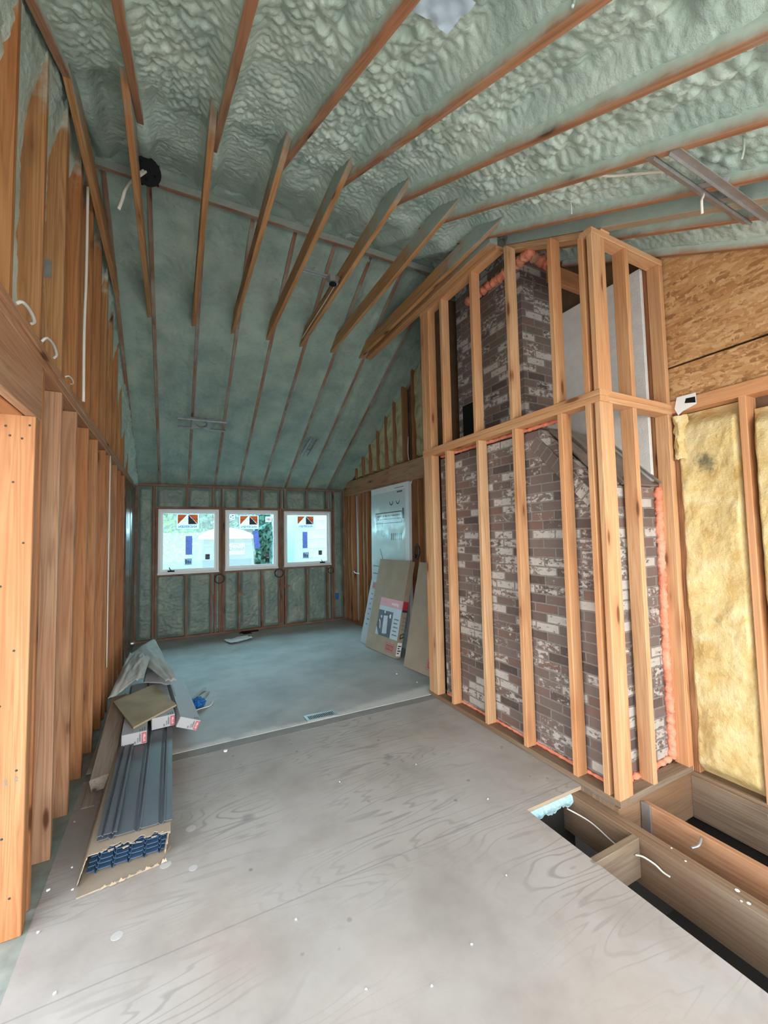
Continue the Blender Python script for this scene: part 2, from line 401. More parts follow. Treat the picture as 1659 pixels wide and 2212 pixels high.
def board(name, p0, p1, xdir, w, d, mat, parent=None, e=.003):
    """board from p0 to p1; p0 is the section corner; w along xdir, d along z x xdir"""
    p0, p1 = Vector(p0), Vector(p1); W = frame(p0, p1-p0, xdir)
    return link(name, prism(name, w, d, (p1-p0).length, e), mat, parent, W)
def vbox(name, x0, x1, y0, y1, z0, z1, mat, parent=None, e=.003):   # vertical stick (grain along z)
    return board(name, (x0, y0, z0), (x0, y0, z1), (1, 0, 0), x1-x0, y1-y0, mat, parent, e)
def ybox(name, x0, x1, y0, y1, z0, z1, mat, parent=None, e=.003):   # stick along y
    return board(name, (x0, y0, z0), (x0, y1, z0), (0, 0, 1), z1-z0, x1-x0, mat, parent, e)
def xbox(name, x0, x1, y0, y1, z0, z1, mat, parent=None, e=.003):   # stick along x
    return board(name, (x0, y0, z0), (x1, y0, z0), (0, 1, 0), y1-y0, z1-z0, mat, parent, e)
def tube(name, pts, r, mat, parent=None, W=None, n=8, closed=False):
    P = [Vector(p) for p in pts]
    # smooth the polyline
    Q = []
    for i in range(len(P)-1):
        a, b, c, d = P[max(i-1, 0)], P[i], P[i+1], P[min(i+2, len(P)-1)]
        for k in range(5):
            t = k/5; Q.append(.5*((2*b)+(c-a)*t+(2*a-5*b+4*c-d)*t*t+(3*b-a-3*c+d)*t**3))
    Q.append(P[-1]); v = []; f = []
    up = Vector((.13, .21, .97))
    for i, q in enumerate(Q):
        t = (Q[min(i+1, len(Q)-1)]-Q[max(i-1, 0)]).normalized(); a = t.cross(up)
        a = a.normalized() if a.length > 1e-4 else Vector((1, 0, 0)); b = t.cross(a)
        for k in range(n):
            an = 2*math.pi*k/n; v.append(q+a*math.cos(an)*r+b*math.sin(an)*r)
    for i in range(len(Q)-1):
        for k in range(n): f.append((i*n+k, i*n+(k+1) % n, (i+1)*n+(k+1) % n, (i+1)*n+k))
    f += [tuple(range(n-1, -1, -1)), tuple((len(Q)-1)*n+k for k in range(n))]
    return link(name, mesh(name, v, f, True), mat, parent, W)
def cyl(name, r0, r1, h, mat, parent, W, n=28, cap=True):
    v = [(math.cos(2*math.pi*k/n)*r0, math.sin(2*math.pi*k/n)*r0, 0) for k in range(n)]+[(math.cos(2*math.pi*k/n)*r1, math.sin(2*math.pi*k/n)*r1, h) for k in range(n)]
    f = [(k, (k+1) % n, n+(k+1) % n, n+k) for k in range(n)]
    if cap: f += [tuple(range(n-1, -1, -1)), tuple(range(n, 2*n))]
    return link(name, mesh(name, v, f), mat, parent, W)
def grid(name, nu, nv, fn, mat, parent=None, W=None, keep=None, smooth=True):
    """fn(U,V) arrays in 0..1 -> (X,Y,Z) arrays; keep(U,V face centres)-> bool"""
    U, V = np.meshgrid(np.linspace(0, 1, nu+1), np.linspace(0, 1, nv+1), indexing='ij')
    X, Y, Z = fn(U, V); co = np.stack([X, Y, Z], -1).reshape(-1, 3)
    i, j = np.meshgrid(np.arange(nu), np.arange(nv), indexing='ij'); a = i*(nv+1)+j
    F = np.stack([a, a+nv+1, a+nv+2, a+1], -1).reshape(-1, 4)
    if keep is not None:
        cu = (i+.5)/nu; cv = (j+.5)/nv; F = F[keep(cu, cv).reshape(-1)]
    me = bpy.data.meshes.new(name); me.vertices.add(len(co)); me.vertices.foreach_set('co', co.astype(np.float32).ravel())
    me.loops.add(F.size); me.loops.foreach_set('vertex_index', F.astype(np.int32).ravel())
    me.polygons.add(len(F)); me.polygons.foreach_set('loop_start', np.arange(0, F.size, 4, dtype=np.int32)); me.polygons.foreach_set('loop_total', np.full(len(F), 4, dtype=np.int32))
    me.update(calc_edges=True); me.validate()
    if keep is not None:
        bm = bmesh.new(); bm.from_mesh(me); bmesh.ops.delete(bm, geom=[v for v in bm.verts if not v.link_faces], context='VERTS'); bm.to_mesh(me); bm.free()
    if smooth: me.polygons.foreach_set('use_smooth', [True]*len(me.polygons))
    return link(name, me, mat, parent, W)
def poly(name, pts, mat, parent, W, t=.0006):
    """flat polygon in local xy, thin plate of thickness t along local z"""
    n = len(pts); v = [(x, y, 0) for x, y in pts]+[(x, y, t) for x, y in pts]
    f = [tuple(range(n-1, -1, -1)), tuple(range(n, 2*n))]+[(i, (i+1) % n, n+(i+1) % n, n+i) for i in range(n)]
    return link(name, mesh(name, v, f), mat, parent, W)
def rect(name, x0, y0, x1, y1, mat, parent, W, t=.0006): return poly(name, [(x0, y0), (x1, y0), (x1, y1), (x0, y1)], mat, parent, W, t)
def text(body, size, mat, parent, W, name='lettering', align='CENTER', bold=0.0, sx=1.0):
    cu = bpy.data.curves.new('t', 'FONT'); cu.body = body; cu.size = size; cu.align_x = align; cu.align_y = 'CENTER'; cu.offset = bold; cu.fill_mode = 'FRONT'; cu.extrude = .0003
    to = bpy.data.objects.new('t', cu); COL.objects.link(to); dg = bpy.context.evaluated_depsgraph_get(); dg.update()
    me = bpy.data.meshes.new_from_object(to.evaluated_get(dg)); bpy.data.objects.remove(to); bpy.data.curves.remove(cu); me.name = name
    me.materials.clear()
    return link(name, me, mat, parent, W @ Matrix.Diagonal((sx, 1, 1, 1)))
# noise
def _h(i, j, s): 
    x = (i.astype(np.int64)*374761393+j.astype(np.int64)*668265263+s*974711) & 0xffffffff
    x = ((x ^ (x >> 13))*1274126177) & 0xffffffff; return ((x ^ (x >> 16)) & 0xffff)/65535.0
def vn(x, y, s=0):
    i, j = np.floor(x), np.floor(y); fx, fy = x-i, y-j; fx = fx*fx*(3-2*fx); fy = fy*fy*(3-2*fy); i = i.astype(int); j = j.astype(int)
    return (_h(i, j, s)*(1-fx)+_h(i+1, j, s)*fx)*(1-fy)+(_h(i, j+1, s)*(1-fx)+_h(i+1, j+1, s)*fx)*fy
def fbm(x, y, o=4, s=0): return sum(vn(x*2**k, y*2**k, s+k)*.5**k for k in range(o))/sum(.5**k for k in range(o))
def worley(x, y, s=0):
    i, j = np.floor(x).astype(int), np.floor(y).astype(int); d = np.full(x.shape, 9.0)
    for a in (-1, 0, 1):
        for b in (-1, 0, 1):
            d = np.minimum(d, np.hypot(i+a+_h(i+a, j+b, s)-x, j+b+_h(i+a, j+b, s+5)-y))
    return d
def sst(a, b, x): t = np.clip((x-a)/(b-a), 0, 1); return t*t*(3-2*t)

# ------------------------------------------------------------------ constants of the room
XL, XR, XC = -.54, 2.98, 2.31            # left wall face, right wall face, chase face
YB, RY = 7.50, 3.60                      # window wall, ridge
RX = [-.22, .20, .607, 1.0, 1.4, 1.8, 2.2, 2.61, 3.03]
def zn(y): return 3.955+.525*(y-2.4)     # underside of the near rafters
def zb(y): return 2.50+.535*(7.5-y)      # underside of the far rafters

# ------------------------------------------------------------------ floor
floor = empty('floor', (0, 0, 0), kind='structure')
def slab(name, pts, z1, z0, mat, parent):
    n = len(pts); v = [(x, y, z0) for x, y in pts]+[(x, y, z1) for x, y in pts]
    f = [tuple(range(n-1, -1, -1)), tuple(range(n, 2*n))]+[(i, (i+1) % n, n+(i+1) % n, n+i) for i in range(n)]
    return link(name, mesh(name, v, f), mat, parent)
slab('plywood_deck', [(-.52, -3.0), (1.835, -3.0), (1.835, 1.84), (2.215, 1.84), (2.305, 1.84), (2.305, 3.44), (-.52, 3.44)], 0, -.022, M['ply'], floor)
slab('subfloor', [(-.52, 3.55), (3.0, 3.55), (3.0, 7.52), (-.52, 7.52)], .004, -.022, M['subfloor'], floor)
slab('threshold_strip', [(-.52, 3.44), (2.305, 3.44), (2.305, 3.55), (-.52, 3.55)], .0015, -.022, M['strip'], floor)
slab('hearth_floor', [(2.305, 1.62), (3.1, 1.62), (3.1, 3.55), (2.305, 3.55)], .001, -.022, M['strip'], floor)
slab('sole_strip', [(-.85, -3.0), (-.52, -3.0), (-.52, 7.52), (-.85, 7.52)], -.002, -.03, M['sole'], floor)
slab('next_room_floor', [(-6, -3.0), (-.85, -3.0), (-.85, 7.6), (-6, 7.6)], -.002, -.03, M['ply'], floor)
slab('floor_edge_right', [(3.1, -3.0), (3.4, -3.0), (3.4, 7.6), (3.1, 7.6)], 0, -.3, M['strip'], floor)
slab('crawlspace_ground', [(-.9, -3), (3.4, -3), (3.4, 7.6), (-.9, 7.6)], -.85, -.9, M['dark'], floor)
slab('crawlspace_enclosure', [(-.95, -3.1), (3.45, -3.1), (3.45, -3.0), (-.95, -3.0)], -.03, -.9, M['dark'], floor)  # walls added to box in the crawlspace and keep it dark
slab('crawlspace_enclosure', [(-.95, 7.6), (3.45, 7.6), (3.45, 7.7), (-.95, 7.7)], -.03, -.9, M['dark'], floor)
slab('crawlspace_enclosure', [(1.70, -3.0), (1.76, -3.0), (1.76, 1.95), (1.70, 1.95)], -.03, -.85, M['dark'], floor)
slab('crawlspace_enclosure', [(1.76, 1.90), (2.3, 1.90), (2.3, 1.95), (1.76, 1.95)], -.03, -.85, M['dark'], floor)
slab('crawlspace_enclosure', [(3.12, -3.0), (3.2, -3.0), (3.2, 1.7), (3.12, 1.7)], -.03, -.85, M['dark'], floor)
slab('crawlspace_enclosure', [(2.3, 1.66), (3.12, 1.66), (3.12, 1.72), (2.3, 1.72)], -.03, -.85, M['dark'], floor)

slab('plate_packer', [(2.299, 1.60), (2.402, 1.60), (2.402, 3.56), (2.299, 3.56)], -.0005, -.26, M['joist'], floor)
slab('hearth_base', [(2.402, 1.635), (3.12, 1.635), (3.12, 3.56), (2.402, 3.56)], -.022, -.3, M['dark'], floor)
# ------------------------------------------------------------------ outdoors
gr = empty('ground', (0, 0, -.5), kind='structure')
for x0, x1, y0, y1 in ((-40, 40, 7.7, 50), (-40, -6, -30, 7.7), (3.45, 40, -30, 7.7), (-6, 3.45, -30, -3.1)):
    slab('gravel_yard', [(x0, y0), (x1, y0), (x1, y1), (x0, y1)], -.5, -.6, M['ground'], gr)

# ------------------------------------------------------------------ ceiling
ceil = empty('ceiling', (1.2, RY, 2.5), kind='structure')
def near_foam(U, V):
    X = -.66+U*3.80; Y = -.6+V*(RY+.66)
    d = np.min([np.abs(X-(r+.019)) for r in RX+[-.50]], axis=0)
    cove = sst(.015, .10, d)
    amp = sst(3.1, 2.3, Y+.5*fbm(X*2, Y*2, 2, 40)-.25)
    lump = fbm(X*2.6+Y*.8, Y*2.2-X*1.2, 3, 3)
    w1 = worley(X*30+2*fbm(X*6, Y*6, 2, 8), Y*30+2*fbm(X*6, Y*6, 2, 9), 11)
    w2 = worley(X*17, Y*17, 21); pat = sst(.38, .58, fbm(X*2.2, Y*2.2, 3, 31))
    bub = .015*np.clip(1-w1*w1*1.6, 0, 1)+.032*pat*np.clip(1-w2*w2*1.5, 0, 1)
    rec = .055+.075*cove -.10*sst(2.55, 3.0, Y)
    off = rec-.09*(lump-.45)*cove-bub*(.25+.75*amp)*(.3+.7*cove)
    return X, Y, zn(np.minimum(Y, RY))+off*1.13
grid('foam_insulation', 520, 560, near_foam, M['foam'], ceil)
def back_foam(U, V):
    X = -.66+U*3.80; Y = RY-.06+V*(YB-RY+.14)
    d = np.min([np.abs(X-(r+.019)) for r in RX+[-.50]], axis=0)
    cove = sst(.01, .09, d)
    lump = fbm(X*4, Y*1.6, 4, 53); w1 = worley(X*22, Y*22, 61)
    up = sst(5.3, 4.2, Y)
    off = .012+.022*cove+.015*up-.03*(lump-.5)*cove-.010*np.clip(1-w1*w1*1.8, 0, 1)*(.25+.75*up*sst(.4, .6, fbm(X*3, Y*3, 2, 77)))
    off = off-.03*sst(4.0, 3.62, Y)
    return X, Y, zb(np.maximum(Y, RY))+off*1.13
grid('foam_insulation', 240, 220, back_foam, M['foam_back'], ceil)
for i, x in enumerate(RX):
    y0, y1 = -.6, RY-.02
    if x > XC+.1: y1 = 2.38
    dn = Vector((0, 1, .525)).normalized()
    board('rafter', (x, y0, zn(y0)), (x, y1, zn(y1)), (0, -.525, 1), .185, .038, M['rafter'], ceil)
    dy = 4.15 if x < XC+.1 else 5.0
    yb0 = RY+.02 if x < XC+.1 else 3.7
    board('rafter', (x+.038, YB+.02, zb(YB+.02)), (x+.038, yb0, zb(yb0)), (0, .535, 1), .185, .038, M['backrafter'], ceil)
for i, x in enumerate(RX[:7]):
    y1 = 4.86
    board('collar_tie', (x-.04, y1, 3.945), (x-.04, 2.40, 3.945), (0, 0, 1), .14, -.038 if False else .038, M['tie'], ceil) if False else ybox('collar_tie', x-.04, x-.001, 2.10, y1, 3.945, 4.085, M['tie'], ceil)
ybox('collar_tie', -.535, -.495, 2.45, 4.72, 4.02, 4.16, M['tie'], ceil)
board('rafter', (-.535, -.6, zn(-.6)), (-.535, 2.7, zn(2.7)), (0, -.525, 1), .185, .038, M['rafter'], ceil)
board('rafter', (-.497, YB+.02, zb(YB+.02)), (-.497, 3.7, zb(3.7)), (0, .535, 1), .185, .038, M['backrafter'], ceil)
xbox('ridge_board', -.55, 2.60, RY-.02, RY+.02, 4.435, 4.50, M['backrafter'], ceil)
grid('roof_deck', 1, 2, lambda U, V: (-.9+U*4.4, -.9+V*(8.6+.9), np.where(V < .25, 2.5+.3, np.where(V < .75, 4.98, 2.8))), M['sheathing'], ceil, smooth=False) if False else None
for y0, y1, fz in ((-.8, RY, zn), (RY, 8.1, zb)):
    slab_v = [(-.95, y0, fz(y0)+.24), (3.3, y0, fz(y0)+.24), (3.3, y1, fz(y1)+.24), (-.95, y1, fz(y1)+.24)]
    link('roof_deck', mesh('roof_deck', slab_v+[(a, b, c+.02) for a, b, c in slab_v], [(0, 3, 2, 1), (4, 5, 6, 7), (0, 1, 5, 4), (1, 2, 6, 5), (2, 3, 7, 6), (3, 0, 4, 7)]), M['sheathing'], ceil)

# ------------------------------------------------------------------ window wall
wb = empty('wall_back', (1.2, YB, 0), kind='structure')
WIN = [(-.217, .688, 1.055, 2.098), (.790, 1.682, 1.065, 2.093), (1.792, 2.690, 1.075, 2.082)]
def inwin(x, z, g=.0): return any(a-g < x < b+g and c-g < z < d+g for a, b, c, d in WIN)
xbox('bottom_plate', XL, XR, YB, YB+.14, .004, .042, M['backstud'], wb)
xbox('top_plate', XL, XR, YB-.004, YB+.14, 2.468, 2.506, M['backstud'], wb)
def vstud(x, z0, z1, w=.038): vbox('stud', x, x+w, YB, YB+.14, z0, z1, M['backstud'], wb)
for x, w_ in ((-.54, .038), (-.296, .038), (.728, .022), (1.722, .030), (2.732, .038), (2.942, .038)): vstud(x, .042, 2.468, w_)
for x in (.182, .582, 1.0, 1.385, 1.795, 2.205, 2.60): vstud(x, 2.14, 2.468)
for x in (.175, .555, 1.0, 1.385, 1.80, 2.205, 2.60, .62): vstud(x, .042, 1.02)
for (a, b, c, d) in WIN:
    xbox('window_header', a-.035, b+.035, YB, YB+.14, d+.006, d+.044, M['backstud'], wb)
    xbox('rough_sill', a-.035, b+.035, YB, YB+.14, c-.044, c-.006, M['backstud'], wb)
    vbox('jack_stud', a-.038, a-.003, YB+.002, YB+.14, .042, d, M['backstud'], wb)
    vbox('jack_stud', b+.003, b+.038, YB+.002, YB+.14, .042, d, M['backstud'], wb)
for a, b, z in ((.60, 1.0, .60), (1.038, 1.385, .615), (1.423, 1.72, .635)):
    xbox('blocking', a, b, YB+.03, YB+.07, z-.02, z+.07, M['oldstud'], wb)
xbox('blocking', 1.76, 1.90, YB+.005, YB+.05, .70, .74, M['backstud'], wb)
SX = [-.52, -.265, .195, .59, .745, 1.02, 1.40, 1.74, 1.815, 2.225, 2.62, 2.72, 2.96]
def wall_foam(U, V):
    X = XL+U*(XR-XL); Z = .03+V*2.45
    d = np.min([np.abs(X-s) for s in SX], axis=0); e = sst(.015, .07, d)
    e = e*sst(.02, .10, Z)*sst(2.49, 2.40, Z)
    lump = fbm(X*6, Z*9, 4, 91); w = worley(X*20, Z*26, 95)
    return X, YB+.045-.028*e-.03*(lump-.5)*e-.008*np.clip(1-w*w*1.7, 0, 1)*e, Z
def keepw(u, v):
    X = XL+u*(XR-XL); Z = .03+v*2.45; k = np.ones(X.shape, bool)
    for a, b, c, d in WIN: k &= ~((X > a-.02) & (X < b+.02) & (Z > c-.02) & (Z < d+.02))
    return k
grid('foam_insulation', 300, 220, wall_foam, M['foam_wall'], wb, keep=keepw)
grid('sheathing', 60, 60, lambda U, V: (XL-.4+U*(XR-XL+.8), YB+.15+0*U, V*2.9), M['sheathing'], wb, keep=lambda u, v: ~np.any([((XL-.4+u*(XR-XL+.8)) > a-.02) & ((XL-.4+u*(XR-XL+.8)) < b+.02) & (v*2.9 > c-.02) & (v*2.9 < d+.02) for a, b, c, d in WIN], axis=0))

# windows
MIR = Matrix.Diagonal((-1, 1, 1, 1))
def onpane(x, z, y=7.548): # local x to the right (+X), y up, z towards the room (-Y)
    m = Matrix(((1, 0, 0), (0, 0, -1), (0, 1, 0))).to_4x4(); m.translation = (x, y, z); return m
def window(i, a, b, c, d):
    w = empty('window_%d' % i, ((a+b)/2, YB+.04, c), kind='structure')
    def ring(name, x0, x1, z0, z1, t, y0, y1, mat, par, e=.004):
        o = [(x0, z0), (x1, z0), (x1, z1), (x0, z1)]; n = [(x0+t, z0+t), (x1-t, z0+t), (x1-t, z1-t), (x0+t, z1-t)]
        v = [(x, y0, z) for x, z in o]+[(x, y0, z) for x, z in n]+[(x, y1, z) for x, z in o]+[(x, y1, z) for x, z in n]
        f = []
        for k in range(4):
            q = (k+1) % 4; f += [(k, q, 4+q, 4+k), (8+k, 12+k, 12+q, 8+q), (k, 8+k, 8+q, q), (4+k, 4+q, 12+q, 12+k)]
        return link(name, mesh(name, v, f), mat, par)
    ring('frame', a, b, c, d, .032, YB-.006, YB+.13, M['sash'], w)
    s = ring('sash', a+.032, b-.032, c+.032, d-.032, .030, YB+.03, YB+.085, M['white'], w)
    ring('glazing_bead', a+.062, b-.062, c+.062, d-.062, .008, YB+.035, YB+.07, M['sash'], s)
    vbox('pane', a+.058, b-.058, YB+.052, YB+.058, c+.058, d-.058, M['glass'], w, e=.0005)
    xbox('sill_trim', a-.005, b+.005, YB-.014, YB+.006, c-.012, c+.016, M['sash'], w)
    if i != 2:
        hx = a+.14 if i == 1 else b-.22
        h = link('crank_handle', prism('crank_handle', .10, .03, .022, .004), M['black'], w, Matrix.Translation((hx, YB-.012, c+.030)))
        tube('crank_arm', [(hx+.05, YB, c+.05), (hx+.035, YB-.012, c+.07), (hx+.022, YB-.018, c+.10)], .006, M['black'], h)
    else:
        pass
    def sticker(x0, z0, x1, z1, rot=0, mat='st_white', kind='maker'):
        # on the outer face of the pane; read from indoors the print is mirrored
        W = onpane((x0+x1)/2, (z0+z1)/2, YB+.0505) @ Matrix.Rotation(rot, 4, 'Z'); wd, ht = abs(x1-x0), abs(z1-z0)
        st = rect('sticker', -wd/2, -ht/2, wd/2, ht/2, M[mat], w, W, .0003)
        F = W @ Matrix.Translation((0, 0, .0006))
        if kind == 'maker':
            top, bot = ht/2-.012, -ht/2+ht*.32
            L, Rr = -wd/2+.02, wd/2-.02; m0 = 0
            poly('print', [(L, bot), (-.006, top), (L, top)], M['st_orange'], st, F, .0002)
            poly('print', [(.006, top), (Rr, bot), (Rr, top)], M['st_orange'], st, F, .0002)
            poly('print', [(.006, top-.004), (.006, bot), (Rr-.005, bot)], M['st_dark'], st, F, .0002)
            H = F @ Matrix.Translation((0, 0, .0008))
            rect('print', L, (top+bot)/2+.006, Rr, (top+bot)/2+.012, M['st_dark'], st, H, .0002)
            text('ANDERSEN', ht*.22, M['st_dark'], st, H @ Matrix.Translation((0, -ht/2+ht*.16, 0)) @ MIR, bold=.002, sx=min(1.0, wd/.34))
            for (p, q, r_, s_) in ((-wd/2, -ht/2, wd/2, -ht/2+.004), (-wd/2, ht/2-.004, wd/2, ht/2), (-wd/2, -ht/2, -wd/2+.004, ht/2), (wd/2-.004, -ht/2, wd/2, ht/2)):
                rect('print', p, q, r_, s_, M['st_dark'], st, F, .0002)
        elif kind == 'strip':
            for k in range(7):
                zz = ht/2-.03-k*(ht-.05)/6.5
                rect('print', -wd*.36, zz-.006, wd*(.30 if k % 3 else .05), zz+.002, M['st_white'], st, F, .0002)
        elif kind == 'tag':
            for k in range(3): rect('print', -wd*.38+k*wd*.27, -ht*.3, -wd*.38+k*wd*.27+wd*.16, ht*(.32-.12*k), M['st_dark'] if mat != 'st_dark' else M['st_gray'], st, F, .0002)
        elif kind == 'dots':
            for (px, pz, rr) in ((.12, .25, .16), (-.25, -.02, .14), (-.2, .3, .07), (.2, -.22, .15)):
                poly('print', [(px*wd+rr*wd*math.cos(t*math.pi/6), pz*ht+rr*wd*.8*math.sin(t*math.pi/6)) for t in range(12)], M['st_dark'] if pz > -.1 else M['st_gray'], st, F, .0002)
        elif kind == 'dome':
            for k in range(3): rect('print', -wd*.3+k*wd*.22, -ht*.25, -wd*.3+k*wd*.22+wd*.14, ht*.2, M['st_orange' if k != 1 else 'st_dark'], st, F, .0002)
    if i == 1:
        sticker(.042, 1.771, .384, 2.026); sticker(.182, 1.349, .281, 1.659, mat='st_violet', kind='strip'); sticker(.482, 1.261, .551, 1.349, mat='st_dark', kind='tag'); sticker(.17, 1.181, .278, 1.288, mat='st_gray', kind='tag')
    if i == 2:
        sticker(1.02, 1.761, 1.358, 2.008); sticker(1.268, 1.42, 1.365, 1.732, .13, 'st_violet', 'strip'); sticker(1.47, 1.259, 1.539, 1.345, mat='st_dark', kind='tag'); sticker(.864, 1.931, .951, 2.022, kind='dots'); sticker(1.473, 1.888, 1.585, 1.985, kind='dome')
    if i == 3:
        sticker(2.039, 1.763, 2.385, 2.013 - .01); sticker(2.151, 1.395, 2.246, 1.70, mat='st_violet', kind='strip'); sticker(2.459, 1.258, 2.529, 1.344, mat='st_dark', kind='tag'); sticker(2.154, 1.206, 2.271, 1.32, mat='st_gray', kind='tag')
for i, q in enumerate(WIN): window(i+1, *q)

# ------------------------------------------------------------------ left wall
wl = empty('wall_left', (XL, 4, 0), kind='structure')
SY = [2.72, 3.10, 3.52, 3.90, 4.34, 4.74, 5.14, 5.54, 5.94]
vbox('trimmer_stud', XL-.135, XL, 2.268, 2.306, 0, 2.15, M['stud'], wl)
vbox('trimmer_stud', XL-.275, XL-.138, 2.270, 2.306, 0, 2.15, M['stud'], wl)
vbox('king_stud', XL-.135, XL-.004, 2.310, 2.348, 0, 2.405, M['stud'], wl)
vbox('king_stud', XL-.135, XL-.010, 2.40, 2.438, 0, 2.405, M['stud'], wl)
for k, y in enumerate(SY):
    vbox('stud', XL-.14, XL-random.uniform(0, .006), y, y+.038, -.001, 2.405, M['header' if k < 2 else 'stud'], wl)  # first two take duller brown lumber, standing in for the shade on them
vbox('stud', XL-.14, XL-.03, 3.66, 3.69, -.001, .60, M['oldstud'], wl)
vbox('stud', XL-.14, XL-.002, 4.56, 4.598, -.001, 2.405, M['stud'], wl)
for y in (6.34, 6.74, 7.14): vbox('stud', XL-.14, XL-.01, y, y+.038, -.001, 2.405, M['backstud'], wl)
ybox('header', XL-.04, XL-.002, -.3, 2.36, 2.152, 2.41, M['header'], wl)
ybox('header', XL-.275, XL-.045, -.3, 2.36, 2.150, 2.41, M['stud'], wl)
ybox('top_plate', XL-.14, XL+.002, -.3, YB, 2.408, 2.446, M['header'], wl)
ybox('top_plate', XL-.14, XL+.012, -.3, 2.62, 2.447, 2.486, M['header'], wl)
ybox('top_plate', XL-.14, XL+.006, 2.63, YB, 2.447, 2.485, M['header'], wl)
for k, y in enumerate([1.50, 1.945, 2.345, 2.765, 3.165, 3.60, 4.0, 4.4, 4.8, 5.2, 5.6, 6.0, 6.4, 6.8]):
    zt = min(zn(y), zb(y))+.02 if y < RY else zb(y)+.02
    if 2.4 < y < 4.7: zt = min(zt, 4.5)
    vbox('upper_stud', XL-.14, XL-.012-random.uniform(0, .006), y, y+.038, 2.487, zt, M['upper'], wl)
    if k in (3, 4, 6): vbox('upper_stud', XL-.14, XL-.02, y+.05, y+.088, 2.487, zt-.02, M['upper'], wl)
def left_foam(U, V):
    Y = .8+U*6.75; Zt = np.minimum(zn(Y), zb(Y))+.05; Z = 2.45+V*(Zt-2.45)
    top = sst(.75, .1, Zt-Z+.25*fbm(Y*5, Z*3, 3, 15)); far = sst(5.0, 6.4, Y)
    w = worley(Y*20, Z*20, 19)
    return XL-.105+.075*top+.06*far-.02*(fbm(Y*7, Z*5, 3, 23)-.5)+.02*np.clip(1-w*w*1.5, 0, 1)*np.maximum(top, .3), Y, Z
grid('foam_insulation', 260, 110, left_foam, M['foam'], wl)
slab('gable_sheathing', [(XL-.17, -.4), (XL-.15, -.4), (XL-.15, 7.6), (XL-.17, 7.6)], 2.5, 2.3, M['sheathing'], wl)
link('gable_sheathing', mesh('gable_sheathing', [(XL-.16, .2, 2.4), (XL-.16, 7.6, 2.4), (XL-.16, 7.6, 2.7), (XL-.16, RY, 4.85), (XL-.16, .2, 3.0)], [(0, 1, 2, 3, 4)]), M['sheathing'], wl)
def lf2(U, V):
    Y = 6.02+U*1.5; Z = .0+V*2.42
    return XL-.055+.035*fbm(Y*6, Z*4, 3, 27), Y, Z
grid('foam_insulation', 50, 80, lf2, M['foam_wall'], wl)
slab('sheathing', [(XL-.16, 2.45), (XL-.145, 2.45), (XL-.145, 7.6), (XL-.16, 7.6)], 2.4, 0, M['sheathing'], wl)  # unseen backing, extended forward to block light from the near studs
for z, y, s in ((3.05, 2.80, .05), (1.42, 3.98, .05)):
    vbox('nail_plate', XL-.10, XL-.07, y-.004 if z < 2 else 2.761, (y if z < 2 else 2.764), z, z+.10, M['metal'], wl, e=.0005)
for (x, z) in ((-.02, 2.11), (-.10, 2.10), (-.045, 2.05), (-.085, 2.06), (-.07, 1.86), (-.03, 1.60), (-.10, 1.42), (-.05, 1.15), (-.09, .93), (-.03, .66), (-.07, .40), (-.04, .16), (-.10, .14)):
    cyl('nail', .005, .004, .0015, M['ink'], wl, Matrix.Translation((XL+x, 2.268, z)) @ Matrix.Rotation(math.pi/2, 4, 'X'), 8)
for x, z, t in ((-.10, .62, '2'), (-.065, .62, '2'), (-.03, .625, '2')): text(t, .03, M['grayink'], wl, Matrix(((1, 0, 0, XL+x), (0, 0, -1, 2.2665), (0, 1, 0, z), (0, 0, 0, 1))), name='stamp')
rj = random.Random(5)
for k in range(9):
    x = rj.uniform(.7, 3.0); y = rj.uniform(.7, 1.9); z = zn(y)+.09
    tube('foam_drip', [(x, y, z), (x+rj.uniform(-.01, .01), y, z-.05), (x+rj.uniform(-.015, .015), y+rj.uniform(-.01, .01), z-.085)], .0045, M['foam'], ceil)
bp = grid('plastic_scrap', 16, 10, lambda U, V: (.62+U*.16, .86+V*.14, zn(.86+V*.14)-.006+.03*fbm(U*5, V*4, 3, 6)), M['ltblue']); meta(bp, 'pale blue plastic scrap caught on a rafter at the top edge of the picture', 'plastic')
ps = grid('plastic_sheeting', 26, 60, lambda U, V: (XL+.004+.02*fbm(U*9, V*3, 3, 33)+.012*np.sin(U*22+3*V), 6.05+U*1.40, .02+V*2.40), M['film'])
meta(ps, 'clear wrinkled plastic sheeting hanging down the green foam in the far left corner', 'plastic sheet')

# ------------------------------------------------------------------ right wall
wr = empty('wall_right', (3.1, 1.5, 0), kind='structure')
def osb(name, y0, y1, z0, ztop):
    ys = np.linspace(y0, y1, 5); pts = [(y0, z0), (y1, z0)]+[(y, ztop(y)) for y in ys[::-1]]
    n = len(pts); v = [(3.10, y, z) for y, z in pts]+[(3.113, y, z) for y, z in pts]
    f = [tuple(range(n)), tuple(range(2*n-1, n-1, -1))]+[(i, n+i, n+(i+1) % n, (i+1) % n) for i in range(n)]
    return link(name, mesh(name, v, f), M['osb'], wr)
osb('strand_board_panel', -.0+.25, 1.63, 2.744, lambda y: zn(y)+.03)
osb('strand_board_panel', -.4, 1.63, 2.45, lambda y: 2.728)
ybox('plate_beam', 3.075, 3.21, -.4, 1.60, 2.405, 2.49, M['chase'], wr)
ybox('bottom_plate', 3.075, 3.21, -.4, 1.62, -.04, 0, M['joist'], wr)
for y in (1.172, .77, .37, -.03): vbox('stud', 3.078, 3.21, y, y+.038, 0, 2.405, M['chase'], wr)
vbox('stud', 3.085, 3.21, 1.594, 1.632, 0, 2.405, M['chase'], wr); vbox('stud', 3.10, 3.21, 1.556, 1.592, 0, 2.405, M['oldstud'], wr)
